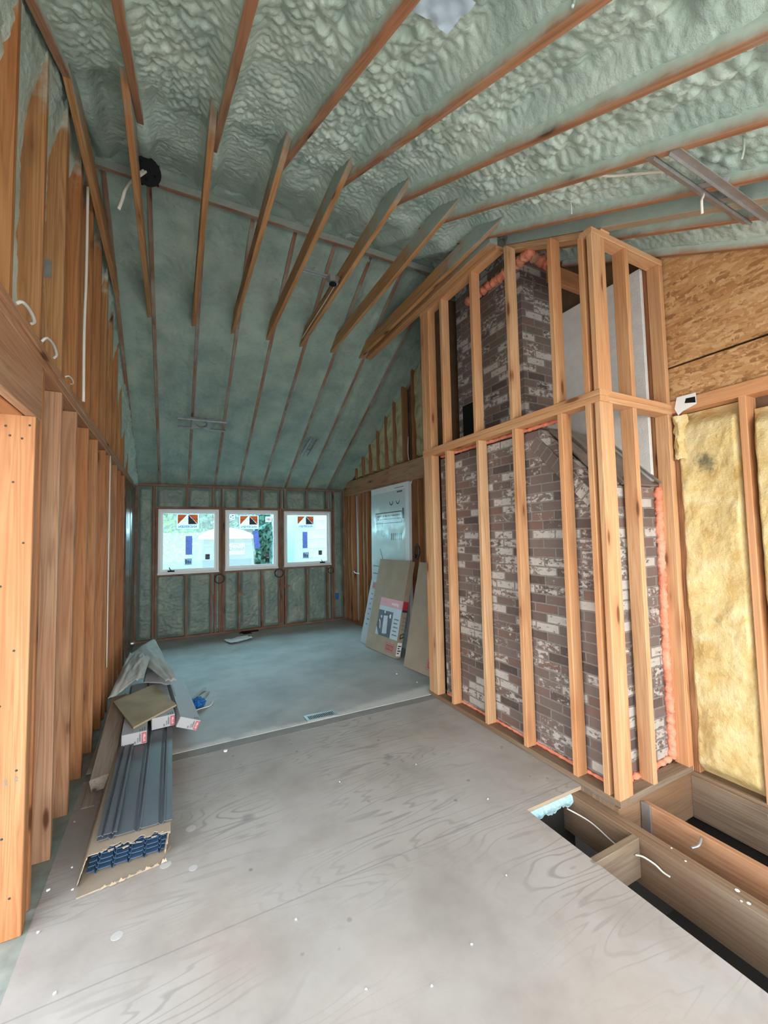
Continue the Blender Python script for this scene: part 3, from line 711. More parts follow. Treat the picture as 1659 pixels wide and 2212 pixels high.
slab('sheathing', [(3.22, -.4), (3.24, -.4), (3.24, 1.75), (3.22, 1.75)], 4.2, -.3, M['sheathing'], wr)
# chase side panel and far part of the wall
st = vbox('stucco_panel', 3.0, 3.03, 1.70, 2.46, 1.93, 3.50, M['white_stucco'], wr)
vbox('stud', 3.04, 3.09, 1.68, 1.72, 0, 3.6, M['oldstud'], wr)
slab('sheathing', [(3.10, 1.64), (3.12, 1.64), (3.12, 7.6), (3.10, 7.6)], 5.0, -.03, M['sheathing'], wr)
xbox('blocking', 2.55, 3.08, 2.10, 2.14, 3.52, 3.66, M['oldstud'], wr)
ybox('header_beam', XR, XR+.09, 5.60, YB, 2.405, 2.64, M['header'], wr); ybox('header_beam', XR-.004, XR+.09, 3.60, 5.597, 2.405, 2.655, M['header'], wr)
ybox('ledger', XR-.012, XR+.09, 3.60, YB, 2.365, 2.404, M['header'], wr)
ybox('bottom_plate', XR, XR+.09, 3.58, YB, .004, .042, M['oldstud'], wr)
for y in (7.44, 7.30, 7.14, 6.83, 6.60, 6.46, 6.05, 5.65, 5.25, 5.13, 4.93, 4.76, 4.60, 4.35, 3.95): vbox('stud', XR, XR+.09, y, y+.038, .042, 2.365, M['oldstud'], wr)
for y0, y1 in ((6.87, 7.13), (4.97, 5.12)): vbox('plaster_board', XR+.085, XR+.097, y0, y1, .04, 2.36, M['drywall'], wr, e=.0005)
for y in (6.9, 6.6, 6.3, 6.0, 5.7, 5.42, 5.14, 4.86, 4.58, 4.3, 4.0, 3.7):
    vbox('gable_stud', XR, XR+.09, y, y+.038, 2.655, max(2.70, zb(y)+.04), M['oldstud'], wr)

# ------------------------------------------------------------------ insulation batts
def batt(name, y0, y1, z0, ztop, xf, bulge, mat, seed, label, group, depth=.09):
    zc = z0
    e = empty(name, (xf, (y0+y1)/2, z0)); bpy.data.objects.remove(e)
    def fn(U, V):
        Y = y0+U*(y1-y0); Z = z0+V*(ztop(Y)-z0)
        ed = sst(-.04, .11, np.minimum(U, 1-U))*sst(0, .05, np.minimum(V, 1-V))
        rag = .012*(fbm(Z*9, Y*2, 3, seed+3)-.5)*(1-sst(.0, .3, np.minimum(U, 1-U)))
        fold = .06*(fbm(Y*6+Z*1.5, Z*3.2, 5, seed)-.5)
        X = xf+depth*(1-ed)*.6-bulge*ed-fold*ed
        return X-xf, Y+rag-(y0+y1)/2, Z-z0
    o = grid(name, 60, 200, fn, mat, None, Matrix.Translation((xf, (y0+y1)/2, z0)))
    return meta(o, label, 'insulation', group)
batt('insulation_batt', 1.208, 1.590, -.03, lambda y: 2.40+0*y, 3.12, .03, M['wool_spot'], 101, 'full height yellow glass wool batt with a dark smudge beside the chimney frame', 'yellow batts in the right wall')
# torn dark hollow and loose flap of that batt
batt('insulation_batt', .812, 1.168, -.03, lambda y: 2.33+0*y, 3.115, .04, M['wool'], 131, 'yellow glass wool batt cut off by the right edge of the picture', 'yellow batts in the right wall')
fl = grid('batt_flap', 18, 30, lambda U, V: (-.05-.05*np.sin(U*3.0)+.03*fbm(U*5, V*6, 3, 7), U*(.085-.03*V*(1-V))-.03+.035*fbm(U*3, V*9, 3, 9), V*.30-.03*fbm(U*8, V*2, 3, 4)), M['wool'], None, Matrix.Translation((3.135, 1.52, 2.09)))
meta(fl, 'loose ragged flap of yellow glass wool curling out at the top beside the chimney frame', 'insulation')
GB = [(6.64, 6.88), (6.34, 6.59), (6.04, 6.29), (5.74, 5.99), (5.46, 5.69), (5.18, 5.41), (4.62, 4.85)]
GL = ['smallest gable batt in the sharp corner under the far roof slope', 'second gable batt from the far roof corner, dusty yellow', 'third gable batt from the far roof corner, ragged yellow wool', 'middle gable batt above the header with a black mouldy top', 'gable batt above the header right of the mouldy one', 'narrow hanging gable batt above the header with loose wires beside it', 'gable batt nearest the chimney frame above the header']
for k, ((a, b), lb) in enumerate(zip(GB, GL)):
    batt('insulation_batt', a, b, 2.665, lambda y: zb(y)+.01, XR+.05, .03, M['wool_dirty'], 200+k*7, lb, 'dusty batts in the gable')

# ------------------------------------------------------------------ chimney
ch = empty('chimney', (2.72, 2.5, 0), label='old red brown brick chimney with flaking white paint behind the stud frame', cat='chimney')
def extr_x(name, prof, x0, x1, mat, par):
    n = len(prof); v = [(x0, y, z) for y, z in prof]+[(x1, y, z) for y, z in prof]
    f = [tuple(range(n)), tuple(range(2*n-1, n-1, -1))]+[(i, n+i, n+(i+1) % n, (i+1) % n) for i in range(n)]
    return link(name, mesh(name, v, f), mat, par)
extr_x('base', [(1.695, .0), (3.42, .0), (3.42, 2.36), (2.14, 2.36), (1.695, 1.90)], 2.415, 3.035, M['brick'], ch)
def stack():
    x0, x1, y0, y1, z0, z1 = 2.62, 3.035, 2.47, 3.36, 2.33, 4.35
    hy0, hy1, hz0, hz1, dp = 3.02, 3.30, 2.58, 2.90, .16
    v = [(x0, y0, z0), (x0, y1, z0), (x0, y1, z1), (x0, y0, z1), (x1, y0, z0), (x1, y1, z0), (x1, y1, z1), (x1, y0, z1),
         (x0, hy0, hz0), (x0, hy1, hz0), (x0, hy1, hz1), (x0, hy0, hz1), (x0+dp, hy0, hz0), (x0+dp, hy1, hz0), (x0+dp, hy1, hz1), (x0+dp, hy0, hz1)]
    f = [(0, 8, 9, 1), (1, 9, 10, 2), (2, 10, 11, 3), (3, 11, 8, 0), (0, 4, 7, 3), (1, 2, 6, 5), (4, 5, 6, 7), (3, 7, 6, 2), (0, 1, 5, 4)]
    f2 = [(8, 12, 13, 9), (9, 13, 14, 10), (10, 14, 15, 11), (11, 15, 12, 8), (12, 15, 14, 13)]
    me = mesh('stack', v, f+f2); o = link('stack', me, [M['brick'], M['void']], ch)
    for p in me.polygons[len(f):]: p.material_index = 1
stack()
sl = (Vector((0, 2.14, 2.36))-Vector((0, 1.695, 1.90)))
board('sloped_course', (2.405, 1.70, 1.83), (2.405, 2.17, 2.316), (1, 0, 0), .05, .10, M['brick'], ch)
for k in range(4):
    o0 = Vector((2.47+k*.0, 1.70, 1.905+.001)); 
for k, (xa, xb, h) in enumerate(((2.47, 2.60, .006), (2.63, 2.78, .018), (2.80, 3.035, .010))):
    W = frame((xa, 1.685, 1.905), sl, (1, 0, 0)); link('flashing', prism('flashing', xb-xa, h+.006, .62, .002), M['old_metal'], ch, W @ Matrix.Translation((0, -.006-h, 0)))
link('flashing', prism('flashing', .03, .012, .66, .002), M['metal'], ch, frame((2.98, 1.66, 1.91), sl, (1, 0, 0)) @ Matrix.Translation((0, -.03, 0)))

# ------------------------------------------------------------------ stud frame round the chimney
fr = empty('stud_frame', (XC, 1.6, 0), label='fresh light lumber stud frame boxed around the brick chimney', cat='frame')
F = M['chase']; X1 = XC+.089
ybox('bottom_plate', XC, X1, 1.586, 3.58, 0, .038, M['joist'], fr); xbox('bottom_plate', X1, 3.075, 1.586, 1.675, 0, .038, M['joist'], fr)
for y in (3.164, 2.706, 2.284, 1.864): vbox('stud', XC, X1, y, y+.038, .038, 2.395, F, fr)
def post(z0, z1, far1):
    vbox('post', XC, X1, 3.425, 3.495, z0, far1, F, fr); vbox('post', XC+.003, X1, 3.50, 3.575, z0, far1, F, fr)
post(.038, 2.395, 2.395)
for z0, z1, in ((.038, 2.395), (2.472, 3.47)):
    vbox('corner_stud', XC, X1, 1.586, 1.624, z0, z1, F, fr); vbox('corner_stud', XC+.001, X1, 1.652, 1.690, z0, z1+.02, F, fr); vbox('corner_stud', X1+.001, X1+.039, 1.588, 1.677, z0, z1, F, fr)
    vbox('stud', 2.640, 2.680, 1.586, 1.675, z0, z1, F, fr); vbox('stud', 3.032, 3.070, 1.586, 1.675, z0, z1, F, fr)
for z0, z1 in ((2.396, 2.433), (2.434, 2.471)):
    ybox('mid_plate', XC-.004, X1, 1.582, 3.58, z0, z1, F, fr); xbox('mid_plate', X1, 3.078, 1.582, 1.675, z0, z1, F, fr)
xbox('top_plate', XC, 3.07, 1.586, 1.675, 3.472, 3.512, F, fr)
dnv = Vector((0, 1, .525)).normalized()
board('top_plate', (XC, 1.586, zn(1.586)-.045), (XC, 2.43, zn(2.43)-.045), (0, -.525, 1), .04, -.0+.089, F, fr) if False else None
W = frame((X1, 1.60, zn(1.60)-.05), (0, 1, .525), (0, -.525, 1)); link('top_plate', prism('top_plate', .04, .089, .95, .003), F, fr, W)
W = frame((X1, 1.0-.6, zn(.4)-.002), (0, 1, .525), (0, -.525, 1)); link('top_beam', prism('top_beam', .10, .075, 2.26, .003), M['tie'], fr, W)
ybox('top_plate', XC, X1, 2.42, 3.58, 3.90, 3.94, F, fr)
ybox('top_beam', XC-.06, XC+.02, 2.42, 4.82, 3.942, 4.085, M['tie'], fr)
for y, zt in ((3.505, 3.90), (3.43, 3.90), (3.19, 3.90), (2.73, 3.90), (2.30, zn(2.3)-.05), (1.89, zn(1.89)-.05)): vbox('stud', XC, X1, y, y+.038 if y < 3.4 else y+.068, 2.472, zt, F, fr)
vbox('end_panel', X1, 3.09, 3.585, 3.597, 0, 4.2, M['sheathing'], fr)
# orange gap foam along the plates
def bead(pts, r, seed, par, name='gap_foam_bead'):
    P = [Vector(p) for p in pts]; L = sum((P[i+1]-P[i]).length for i in range(len(P)-1)); n = max(8, int(L/.009)); v = []; f = []; K = 9
    for i in range(n+1):
        s = i/n*L; j = 0
        while j < len(P)-2 and s > (P[j+1]-P[j]).length: s -= (P[j+1]-P[j]).length; j += 1
        d = (P[j+1]-P[j]).normalized(); q = P[j]+d*s; a = d.cross(Vector((.31, .52, .79))).normalized(); b = d.cross(a)
        for k in range(K):
            an = 2*math.pi*k/K; rr = r*(.40+1.0*float(fbm(np.array([i*.55]), np.array([k*1.1]), 3, seed)[0])+.12*math.sin(i*.8+seed))
            v.append(q+(a*math.cos(an)+b*math.sin(an))*rr)
    for i in range(n):
        for k in range(K): f.append((i*K+k, i*K+(k+1) % K, (i+1)*K+(k+1) % K, (i+1)*K+k))
    f += [tuple(range(K-1, -1, -1)), tuple(n*K+k for k in range(K))]
    return link(name, mesh(name, v, f, True), M['foam_orange'], par)
bead([(3.02, 1.682, .06), (3.015, 1.682, .9), (3.03, 1.682, 1.9)], .030, 5, fr); bead([(X1+.01, 1.72, .045), (X1+.01, 2.6, .045), (X1+.01, 3.40, .045)], .013, 8, fr)
bead([(2.44, 1.685, .05), (2.75, 1.685, .05), (3.0, 1.685, .06)], .020, 11, fr); bead([(X1+.012, 1.95, 2.385), (X1+.012, 2.7, 2.385), (X1+.012, 3.4, 2.385)], .016, 14, fr)
bead([(2.47, 2.20, zn(2.2)-.06), (2.55, 2.45, 3.86), (2.56, 3.10, 3.87)], .042, 17, fr); bead([(2.68, 2.45, 4.0), (3.0, 2.45, 3.96)], .05, 19, fr)

# ------------------------------------------------------------------ floor opening: joists
def thing(o, label, cat, group=None): return meta(o, label, cat, group)
zt = -.024
tb = empty('floor_beam', (2.255, 1.0, zt-.24), label='long doubled floor beam along the edge of the floor opening, spotted with paint', cat='beam', group='exposed floor joists')
ybox('joist', 2.208, 2.252, -2.5, 2.05, zt-.24, zt, M['joist'], tb); ybox('joist', 2.254, 2.298, -2.5, 1.95, zt-.24, zt-.002, M['joist'], tb)
for k, (x, y, r) in enumerate(((2.27, 1.02, .010), (2.235, .965, .008), (2.25, 1.22, .005), (2.28, 1.30, .004), (2.22, .985, .005))):
    cyl('paint_spot', r, r*.7, .002, M['bits'], tb, Matrix.Translation((x, y, zt)), 10)
thing(xbox('blocking', 1.76, 2.206, 1.42, 1.458, zt-.20, zt+.0005, M['joist']), 'short grey blocking between the plywood edge and the doubled beam', 'joist', 'exposed floor joists')
thing(xbox('rim_joist', 2.30, 3.09, 1.592, 1.63, zt-.26, zt+.02, M['joist']), 'rim joist below the front plate of the chimney frame', 'joist', 'exposed floor joists')
jo = thing(ybox('floor_joist', 2.515, 2.555, -2.5, 1.59, zt-.24, zt, M['header']), 'single orange brown joist hung on a metal hanger right of the doubled beam', 'joist', 'exposed floor joists')
hg = vbox('joist_hanger', 2.500, 2.5135, 1.535, 1.588, zt-.16, zt+.01, M['metal'], None, e=.001); meta(hg, 'small steel joist hanger holding the single joist at the rim', 'bracket')
thing(ybox('floor_joist', 3.055, 3.10, -2.5, 1.59, zt-.26, zt+.006, M['joist']), 'edge joist under the yellow insulated wall at the right', 'joist', 'exposed floor joists')
fe = grid('foam_strip', 60, 8, lambda U, V: (1.80+U*.405, 1.838-.035*fbm(U*20, V*3, 3, 3)*np.sin(np.pi*np.clip(V*1.2, 0, 1)), -.020-.085*V*(1-.5*fbm(U*14, V*2, 3, 9))), M['foam_blue'])
meta(fe, 'pale blue green foam edge under the cut plywood at the floor opening', 'foam strip')
def wire(label, pts, r=.0045, mat='cable', name='cable', group=None): 
    o = tube(name, pts, r, M[mat]); return meta(o, label, 'cable', group)
wire('thin white cable running along the inside of the doubled beam in the pit', [(2.12, 1.80, -.06), (2.19, 1.70, -.10), (2.198, 1.58, -.13), (2.2, 1.47, -.15)], .004)
wire('short bent white cable end sticking out beside the blocking', [(2.16, 1.415, -.09), (2.17, 1.38, -.08), (2.185, 1.33, -.09), (2.196, 1.30, -.11), (2.203, 1.27, -.115)], .0045)
wire('stub of grey rod lying across the joists at the right', [(2.42, 1.28, -.06), (2.45, 1.26, -.045), (2.50, 1.27, -.03)], .007, 'metal', 'steel_rod')
pb = link('insulation_board_scrap', prism('insulation_board_scrap', .12, .10, .05, .006), M['ltblue'], None, Matrix.Translation((2.86, 1.0, -.02)) @ Matrix.Rotation(.5, 4, 'Z')); meta(pb, 'pale blue board scrap over the joists at the right edge of the picture', 'scrap')

# ------------------------------------------------------------------ ceiling fittings
def near_frame(x, y, off=0): return frame((x, y, zn(y)-off), (0, -.525*0+1, .525), (1, 0, 0))
def light_frame(name, W, L, w, label, open_c=True):
    """recessed light mounting frame: two rails (local x) and a pan with a round hole; faces local -y"""
    t = empty(name, (0, 0, 0)); place(t, None, W); meta(t, label, 'light bracket', 'recessed light brackets')
    def bar(nm, x0, x1, z0, z1, y0=-.004, y1=0.0, mat='metal', e=.0008): return link(nm, prism(nm, x1-x0, y1-y0, z1-z0, e), M[mat], t, W @ Matrix.Translation((x0, y0, z0)))
    for z in (0, w-.045):
        r = bar('rail', 0, L, z, z+.045); 
        link('rail_lip', prism('rail_lip', L, .016, .003, .0005), M['metal'], r, W @ Matrix.Translation((0, -.004, z+(.0 if z else .042))))
    # pan with hole
    n = 32; R = .075; cx, cz, hx, hz = L*.52, w/2, .12, w/2-.01; v = []; f = []
    for k in range(n):
        a = 2*math.pi*k/n; c, s_ = math.cos(a), math.sin(a); m = max(abs(c)/hx, abs(s_)/hz)
        v += [(cx+c*R, -.003, cz+s_*R), (cx+c/m, -.003, cz+s_/m), (cx+c*R, -.035, cz+s_*R)]
    for k in range(n):
        q = (k+1) % n; f += [(3*k, 3*k+1, 3*q+1, 3*q), (3*k, 3*q, 3*q+2, 3*k+2)]
    link('pan', mesh('pan', v, f), M['metal'], t, W)
    return t, bar
W0 = Matrix(((.965, 0, .10, 1.83), (0, -.4648*1, .88, .83), (.0, .8853, .46, 0), (0, 0, 0, 1)))
def slope_frame(x, y, ang, fz, sgn, off):
    """x axis across, z axis up the slope, -y axis into the room, turned by ang in the plane"""
    up = Vector((0, 1, .525)).normalized() if sgn > 0 else Vector((0, -1, .535)).normalized(); xa = Vector((1, 0, 0)) if sgn > 0 else Vector((-1, 0, 0))
    ny = up.cross(xa)  # local y = z cross x
    m = Matrix((xa, ny, up)).transposed().to_4x4(); m.translation = (x, y, fz(y)-off); return m @ Matrix.Rotation(ang, 4, 'Y')
t1, b1 = light_frame('recessed_light_frame', slope_frame(1.80, .835, 0, zn, 1, .006), .86, .155, 'galvanised light bracket spanning the near rafters above the chimney frame')
tube('cable', [(2.19, .96, 3.22), (2.20, .94, 3.17), (2.18, .94, 3.13), (2.20, .95, 3.08)], .006, M['cable'], t1, None)
light_frame('recessed_light_frame', slope_frame(.66, 6.28, 0, zb, -1, .008), 
    .62, .24, 'sprayed over light bracket on the far roof slope above the left window')
light_frame('recessed_light_frame', slope_frame(2.08, 6.25, 1.45, zb, -1, .006), .45, .16, 'sprayed over light bracket along a far rafter above the right window')
# black box with a white cable
jb = empty('junction_box', (-.19, 3.38, 4.30), label='black round junction box under the ridge with a white cable hanging out', cat='junction box')
cyl('box', .075, .09, .10, M['black'], jb, Matrix.Translation((-.19, 3.36, 4.33)) @ Matrix.Rotation(2.2, 4, 'X') @ Matrix.Translation((0, 0, -.03)), 20)
def clump(name, c, r, mat, par, seed, k=10):
    v = []; f = []
    for i in range(k):
        rr = random.Random(seed+i); d = Vector((rr.uniform(-1, 1), rr.uniform(-1, 1), rr.uniform(-1, .4))).normalized(); a = d.cross(Vector((.3, .2, .9))).normalized()*r*.25; b = d.cross(a).normalized()*r*.25; p = Vector(c)+d*r*.6; q = Vector(c)+d*r*1.25
        n = len(v); v += [p+a, p+b, p-a, p-b, q+a*.3, q+b*.3, q-a*.3, q-b*.3]; f += [(n, n+1, n+5, n+4), (n+1, n+2, n+6, n+5), (n+2, n+3, n+7, n+6), (n+3, n, n+4, n+7), (n+4, n+5, n+6, n+7)]
    return link(name, mesh(name, v, f), mat, par)
clump('foam_guard', (-.19, 3.36, 4.34), .085, M['black'], jb, 3, 14)
tube('cable', [(-.20, 3.33, 4.33), (-.225, 3.30, 4.27), (-.26, 3.24, 4.16), (-.31, 3.2, 4.03), (-.33, 3.2, 3.95), (-.35, 3.19, 3.86)], .011, M['cable'], jb)
tube('cable', [(-.17, 3.33, 4.34), (-.20, 3.31, 4.29), (-.235, 3.28, 4.22)], .009, M['cable'], jb)
# lamp holder on a bar between ties
lh = empty('lamp_holder', (1.15, 3.45, 3.97), label='metal lamp box on a bar hanger between two collar ties', cat='lamp holder')
xbox('bar_hanger', 1.0, 1.37, 3.44, 3.462, 3.985, 3.995, M['metal'], lh, .001); xbox('bar_hanger', 1.0, 1.37, 3.475, 3.49, 3.985, 3.995, M['metal'], lh, .001)
cyl('box', .052, .058, .055, M['metal'], lh, Matrix.Translation((1.29, 3.455, 3.93)), 8); cyl('socket', .036, .03, .012, M['black'], lh, Matrix.Translation((1.29, 3.455, 3.921)), 18)
sk = [(1.33, 3.46, 3.97), (1.38, 3.46, 4.0)]; tube('cable', sk, .004, M['metal'], lh)
wire('thin white cable stapled beside a collar tie right of the lamp box', [(1.352, 3.55, 3.99), (1.353, 3.9, 3.985), (1.354, 4.3, 3.99), (1.352, 4.7, 3.98)], .004)
wire('white cable curling over the foam left of the near light bracket', [(1.84, 1.30, 3.45), (1.93, 1.24, 3.40), (1.98, 1.12, 3.33), (2.0, 1.0, 3.25)], .007)
# left wall cables
wire('white cable running straight down the upper left wall studs', [(XL+.004, 3.26, 4.0), (XL+.006, 3.262, 3.4), (XL+.002, 3.258, 3.0), (XL+.006, 3.26, 2.52)], .009)
def flatloop(name, label, y0, y1, z, h, r):
    o = tube(name, [(XL+.014, y0, z), (XL+.03, y0+.05*(y1-y0), z+h*.7), (XL+.034, (y0+y1)/2, z+h), (XL+.03, y1-.1*(y1-y0), z+h*.6), (XL+.016, y1, z+.005)], r, M['felt']); return meta(o, label, 'cable')
flatloop('cable', 'grey white cable end arching over the left wall plate nearest the camera', 1.93, 2.10, 2.488, .018, .007)
flatloop('cable', 'second white cable loop over the left wall plate', 2.26, 2.46, 2.488, .034, .006)
flatloop('cable', 'third and smallest cable loop over the left wall plate', 2.70, 2.83, 2.487, .012, .004)
wire('thin white conduit running down a lower left stud', [(XL+.006, 4.57, 2.40), (XL+.006, 4.575, 1.5), (XL+.008, 4.57, .45)], .006, 'cable', 'conduit')
# back wall coils
def coil(x, z, r, label):
    pts = []
    for k in range(50): a = k/12*2*math.pi; pts.append((x+math.cos(a)*r*(1+.06*math.sin(k*1.7)), YB-.015-.012*math.sin(k*.9), z+math.sin(a)*r*(1+.06*math.cos(k*2.3))))
    o = tube('cable_coil', pts, .006, M['coil'], n=6); meta(o, label, 'cable coil', 'cable coils on the window wall')
coil(.70, .93, .075, 'dark cable coil hanging between the left and middle windows'); coil(1.70, .965, .075, 'dark cable coil hanging between the middle and right windows'); coil(2.68, .96, .055, 'dark cable coil hanging below the right end of the right window')
ob = empty('outlet_box', (2.79, YB, .44), label='blue outlet box low on the foam in the right corner of the window wall', cat='outlet box')
vbox('box', 2.765, 2.835, YB-.012, YB+.05, .40, .52, M['blue'], ob, .006); vbox('bracket', 2.742, 2.765, YB-.006, YB+.004, .36, .60, M['oldstud'], ob, .002)
wire('white cable stub poking out of the far right wall studs', [(XR-.02, 7.02, .96), (XR-.05, 6.9, .94), (XR-.03, 6.75, .93)], .008)
wire('pair of thin cables hanging through the gable studs', [(XR-.01, 4.98, 3.0), (XR-.012, 5.0, 2.8), (XR-.015, 4.97, 2.66)], .006)
wire('white cable drooping under the header right of the tall white package', [(XR-.012, 4.9, 2.37), (XR-.03, 4.93, 2.25), (XR-.012, 4.99, 2.10)], .006)
# paper tag on right wall
tg = empty('paper_tag', (3.07, 1.48, 2.46), label='white paper tag with a dark slot pinned at the corner of the right wall', cat='tag')
Wt = Matrix(((0, 0, -1, 3.068), (1, 0, 0, 1.42), (0, 1, 0, 2.445), (0, 0, 0, 1))) @ Matrix.Rotation(.12, 4, 'Z')
Wt = frame((3.066, 1.56, 2.43), (-1, 0, 0), (0, -1, .02))
poly('sheet', [(0, 0), (.02, -.05), (.05, -.03), (.135, -.005), (.135, .07), (.02, .075)], M['paper'], tg, Wt, .001)
poly('slot', [(.065, .02), (.13, .005), (.13, .045), (.075, .05)], M['black'], tg, Wt @ Matrix.Translation((0, 0, .0012)), .0008)

# ------------------------------------------------------------------ floor things
fv = empty('floor_vent', (1.18, 3.62, 0), label='grey slotted floor register by the threshold strip', cat='floor vent')
def ringbox(nm, x0, x1, y0, y1, t, z0, z1, mat, par):
    o = [(x0, y0), (x1, y0), (x1, y1), (x0, y1)]; n = [(x0+t, y0+t), (x1-t, y0+t), (x1-t, y1-t), (x0+t, y1-t)]
    v = [(x, y, z0) for x, y in o+n]+[(x, y, z1) for x, y in o]+[(x*.0+px, py, z1) for (px, py) in n for x in (0,)]; f = []
    for k in range(4):
        q = (k+1) % 4; f += [(k, 4+k, 4+q, q), (8+k, 8+q, 12+q, 12+k), (k, q, 8+q, 8+k), (4+k, 12+k, 12+q, 4+q)]
    return link(nm, mesh(nm, v, f), mat, par)
ringbox('frame', 1.045, 1.325, 3.562, 3.688, .022, .002, .012, M['metal'], fv)
slab('well', [(1.065, 3.582), (1.305, 3.582), (1.305, 3.668), (1.065, 3.668)], .0055, .0042, M['void'], fv)
for k in range(16): ybox('slat', 1.070+k*.0148, 1.0755+k*.0148, 3.584, 3.666, .0055, .010, M['metal'], fv, .0005)
fv2 = empty('floor_vent', (1.12, 7.40, 0), label='small black floor grille with a torn flap at the foot of the window wall', cat='floor vent')
slab('grille', [(1.0, 7.37), (1.32, 7.38), (1.33, 7.47), (1.05, 7.48)], .012, .004, M['black'], fv2); slab('flap', [(1.06, 7.26), (1.20, 7.28), (1.17, 7.375), (1.04, 7.37)], .010, .004, M['black'], fv2)
def crumple(name, loc, sx, sy, h, rz, mat, seed, nu=14, nv=14):
    return grid(name, nu, nv, lambda U, V: ((U-.5)*sx*(1+.2*fbm(U*3, V*2, 2, seed)), (V-.5)*sy*(1-.3*U), h*fbm(U*3.1+seed, V*2.7, 3, seed)+.003), mat, None, Matrix.Translation(loc) @ Matrix.Rotation(rz, 4, 'Z'))
meta(crumple('paper_sheet', (.93, 6.87, .004), .34, .30, .05, .3, M['paper'], 4), 'crumpled white paper sheet lying on the far floor near the windows', 'paper')
CR = [(.36, 3.40, .016), (-.23, 2.79, .0), (.47, 1.80, .006), (1.70, 2.02, .006), (-.48, 2.25, .007), (-.50, 2.49, .008), (-.43, 2.60, .006), (1.40, 1.55, .006), (.62, 1.42, .005), (-.36, 1.93, .007), (-.49, 3.0, .006), (.98, 2.62, .005), (-.02, 3.50, .007), (1.05, 1.37, .005), (.83, 1.32, .005), (1.52, 2.55, .005), (-.40, 2.44, .007), (2.30, 4.25, .012), (2.36, 3.9, .01)]
cm = None
for k, (x, y, r) in enumerate(CR):
    if r == 0: continue
    rr = random.Random(k); 
    bm = bmesh.new(); bmesh.ops.create_icosphere(bm, subdivisions=1, radius=r)
    for q in bm.verts: q.co *= rr.uniform(.6, 1.3); q.co.z *= .6
    me = bpy.data.meshes.new('foam_crumb'); bm.to_mesh(me); bm.free()
    o = link('foam_crumb', me, M['bits'], None, Matrix.Translation((x, y, r*.45+(.004 if y > 3.55 else 0)))); meta(o, 'tiny white foam crumb dropped on the floor', 'foam crumb', 'foam crumbs on the floor')
for k, (x, y, r, c) in enumerate(((.10, 2.62, .026, 0), (-.02, 2.40, .026, 0), (.10, 2.31, .02, 0), (-.19, 2.08, .022, 0))):
    o = cyl('filler_spot', r, r*.95, .0006, M['ply'] if False else M['strip'], None, Matrix.Translation((x, y, 0)), 20)
    o.data.materials.clear(); o.data.materials.append(M['patch']); meta(o, 'round pale filler patch on the plywood deck by the cardboard box', 'patch', 'filler patches')

# ---- stack of boxed panels by the left wall
cb = empty('cardboard_box', (-.17, 3.2, 0), label='long torn open cardboard box on the floor along the left wall', cat='box')
bx0, bx1, by0, by1, bh = -.345, .0, 2.42, 4.55, .138
slab('bottom', [(bx0-.03, by0-.05), (bx1-.05, by0-.01), (bx1, by0+.1), (bx1, by1), (bx0, by1), (bx0-.03, by0+.1)], .005, .0, M['card'], cb)
def torn(name, fn, nu, mat): return grid(name, nu, 1, fn, mat, cb, smooth=False)
slab('top', [(bx0+.012*0, by0+.05)]+[(bx0+i*(bx1-bx0)/24, by0+.0+.05*float(vn(np.array([i*.8]), np.array([.3]), 5)[0])*(1 if 3 < i < 21 else .2)) for i in range(25)]+[(bx1, by1), (bx0, by1)], bh, bh-.004, M['card'], cb)
vv = []; ff = []
def sidepanel(name, x, xb, y0, y1, jag, mat):
    n = 14; top = [(x, y0+jag*float(vn(np.array([i*1.3]), np.array([2.2]), 9)[0])*(i/n > .1), bh*(1-i/n)+.001) for i in range(n+1)]
    top = [(x+(xb-x)*(i/n), p[1], p[2]) for i, p in enumerate(top)]
    v = top+[(xb, y1, 0.001), (x, y1, bh)]; m = len(v); v2 = [(p[0]+.004, p[1], p[2]) for p in v]
    f = [tuple(range(m)), tuple(range(2*m-1, m-1, -1))]+[(i, m+i, m+(i+1) % m, (i+1) % m) for i in range(m)]
    return link(name, mesh(name, v+v2, f), mat, cb)
sidepanel('side', bx1-.004, bx1-.03, by0+.0, by1, .09, M['card']); sidepanel('side', bx0, bx0-.045, by0-.01, by1, .05, M['card'])
for k in range(9):
    rr = random.Random(40+k); x = bx0+.05+k*.030; y = by0+.01+rr.uniform(-.02, .02)
    poly('torn_edge', [(0, 0), (.020, .001), (.026, -.012*rr.random()), (.019, -.020*rr.uniform(.4, 1)), (.013, -.009), (.007, -.022*rr.uniform(.3, 1)), (.002, -.012)], M['card_torn'], cb, Matrix.Translation((x, y, bh-.002-.0*k)) @ Matrix.Rotation(rr.uniform(-.6, .6), 4, 'Z') @ Matrix.Rotation(rr.uniform(-.5, .1), 4, 'X'), .002)
for k in range(8):
    rr = random.Random(60+k); poly('torn_edge', [(0, 0), (.022, .003), (.027, .012*rr.random()), (.018, .022*rr.uniform(.4, 1)), (.014, .010), (.006, .02*rr.uniform(.3, 1))], M['card_torn'], cb, Matrix.Translation((bx0+.06+k*.035, by0-.055+.006*k, .006)) @ Matrix.Rotation(rr.uniform(-.4, .4), 4, 'Z') @ Matrix.Rotation(rr.uniform(.1, .7), 4, 'X'), .002)
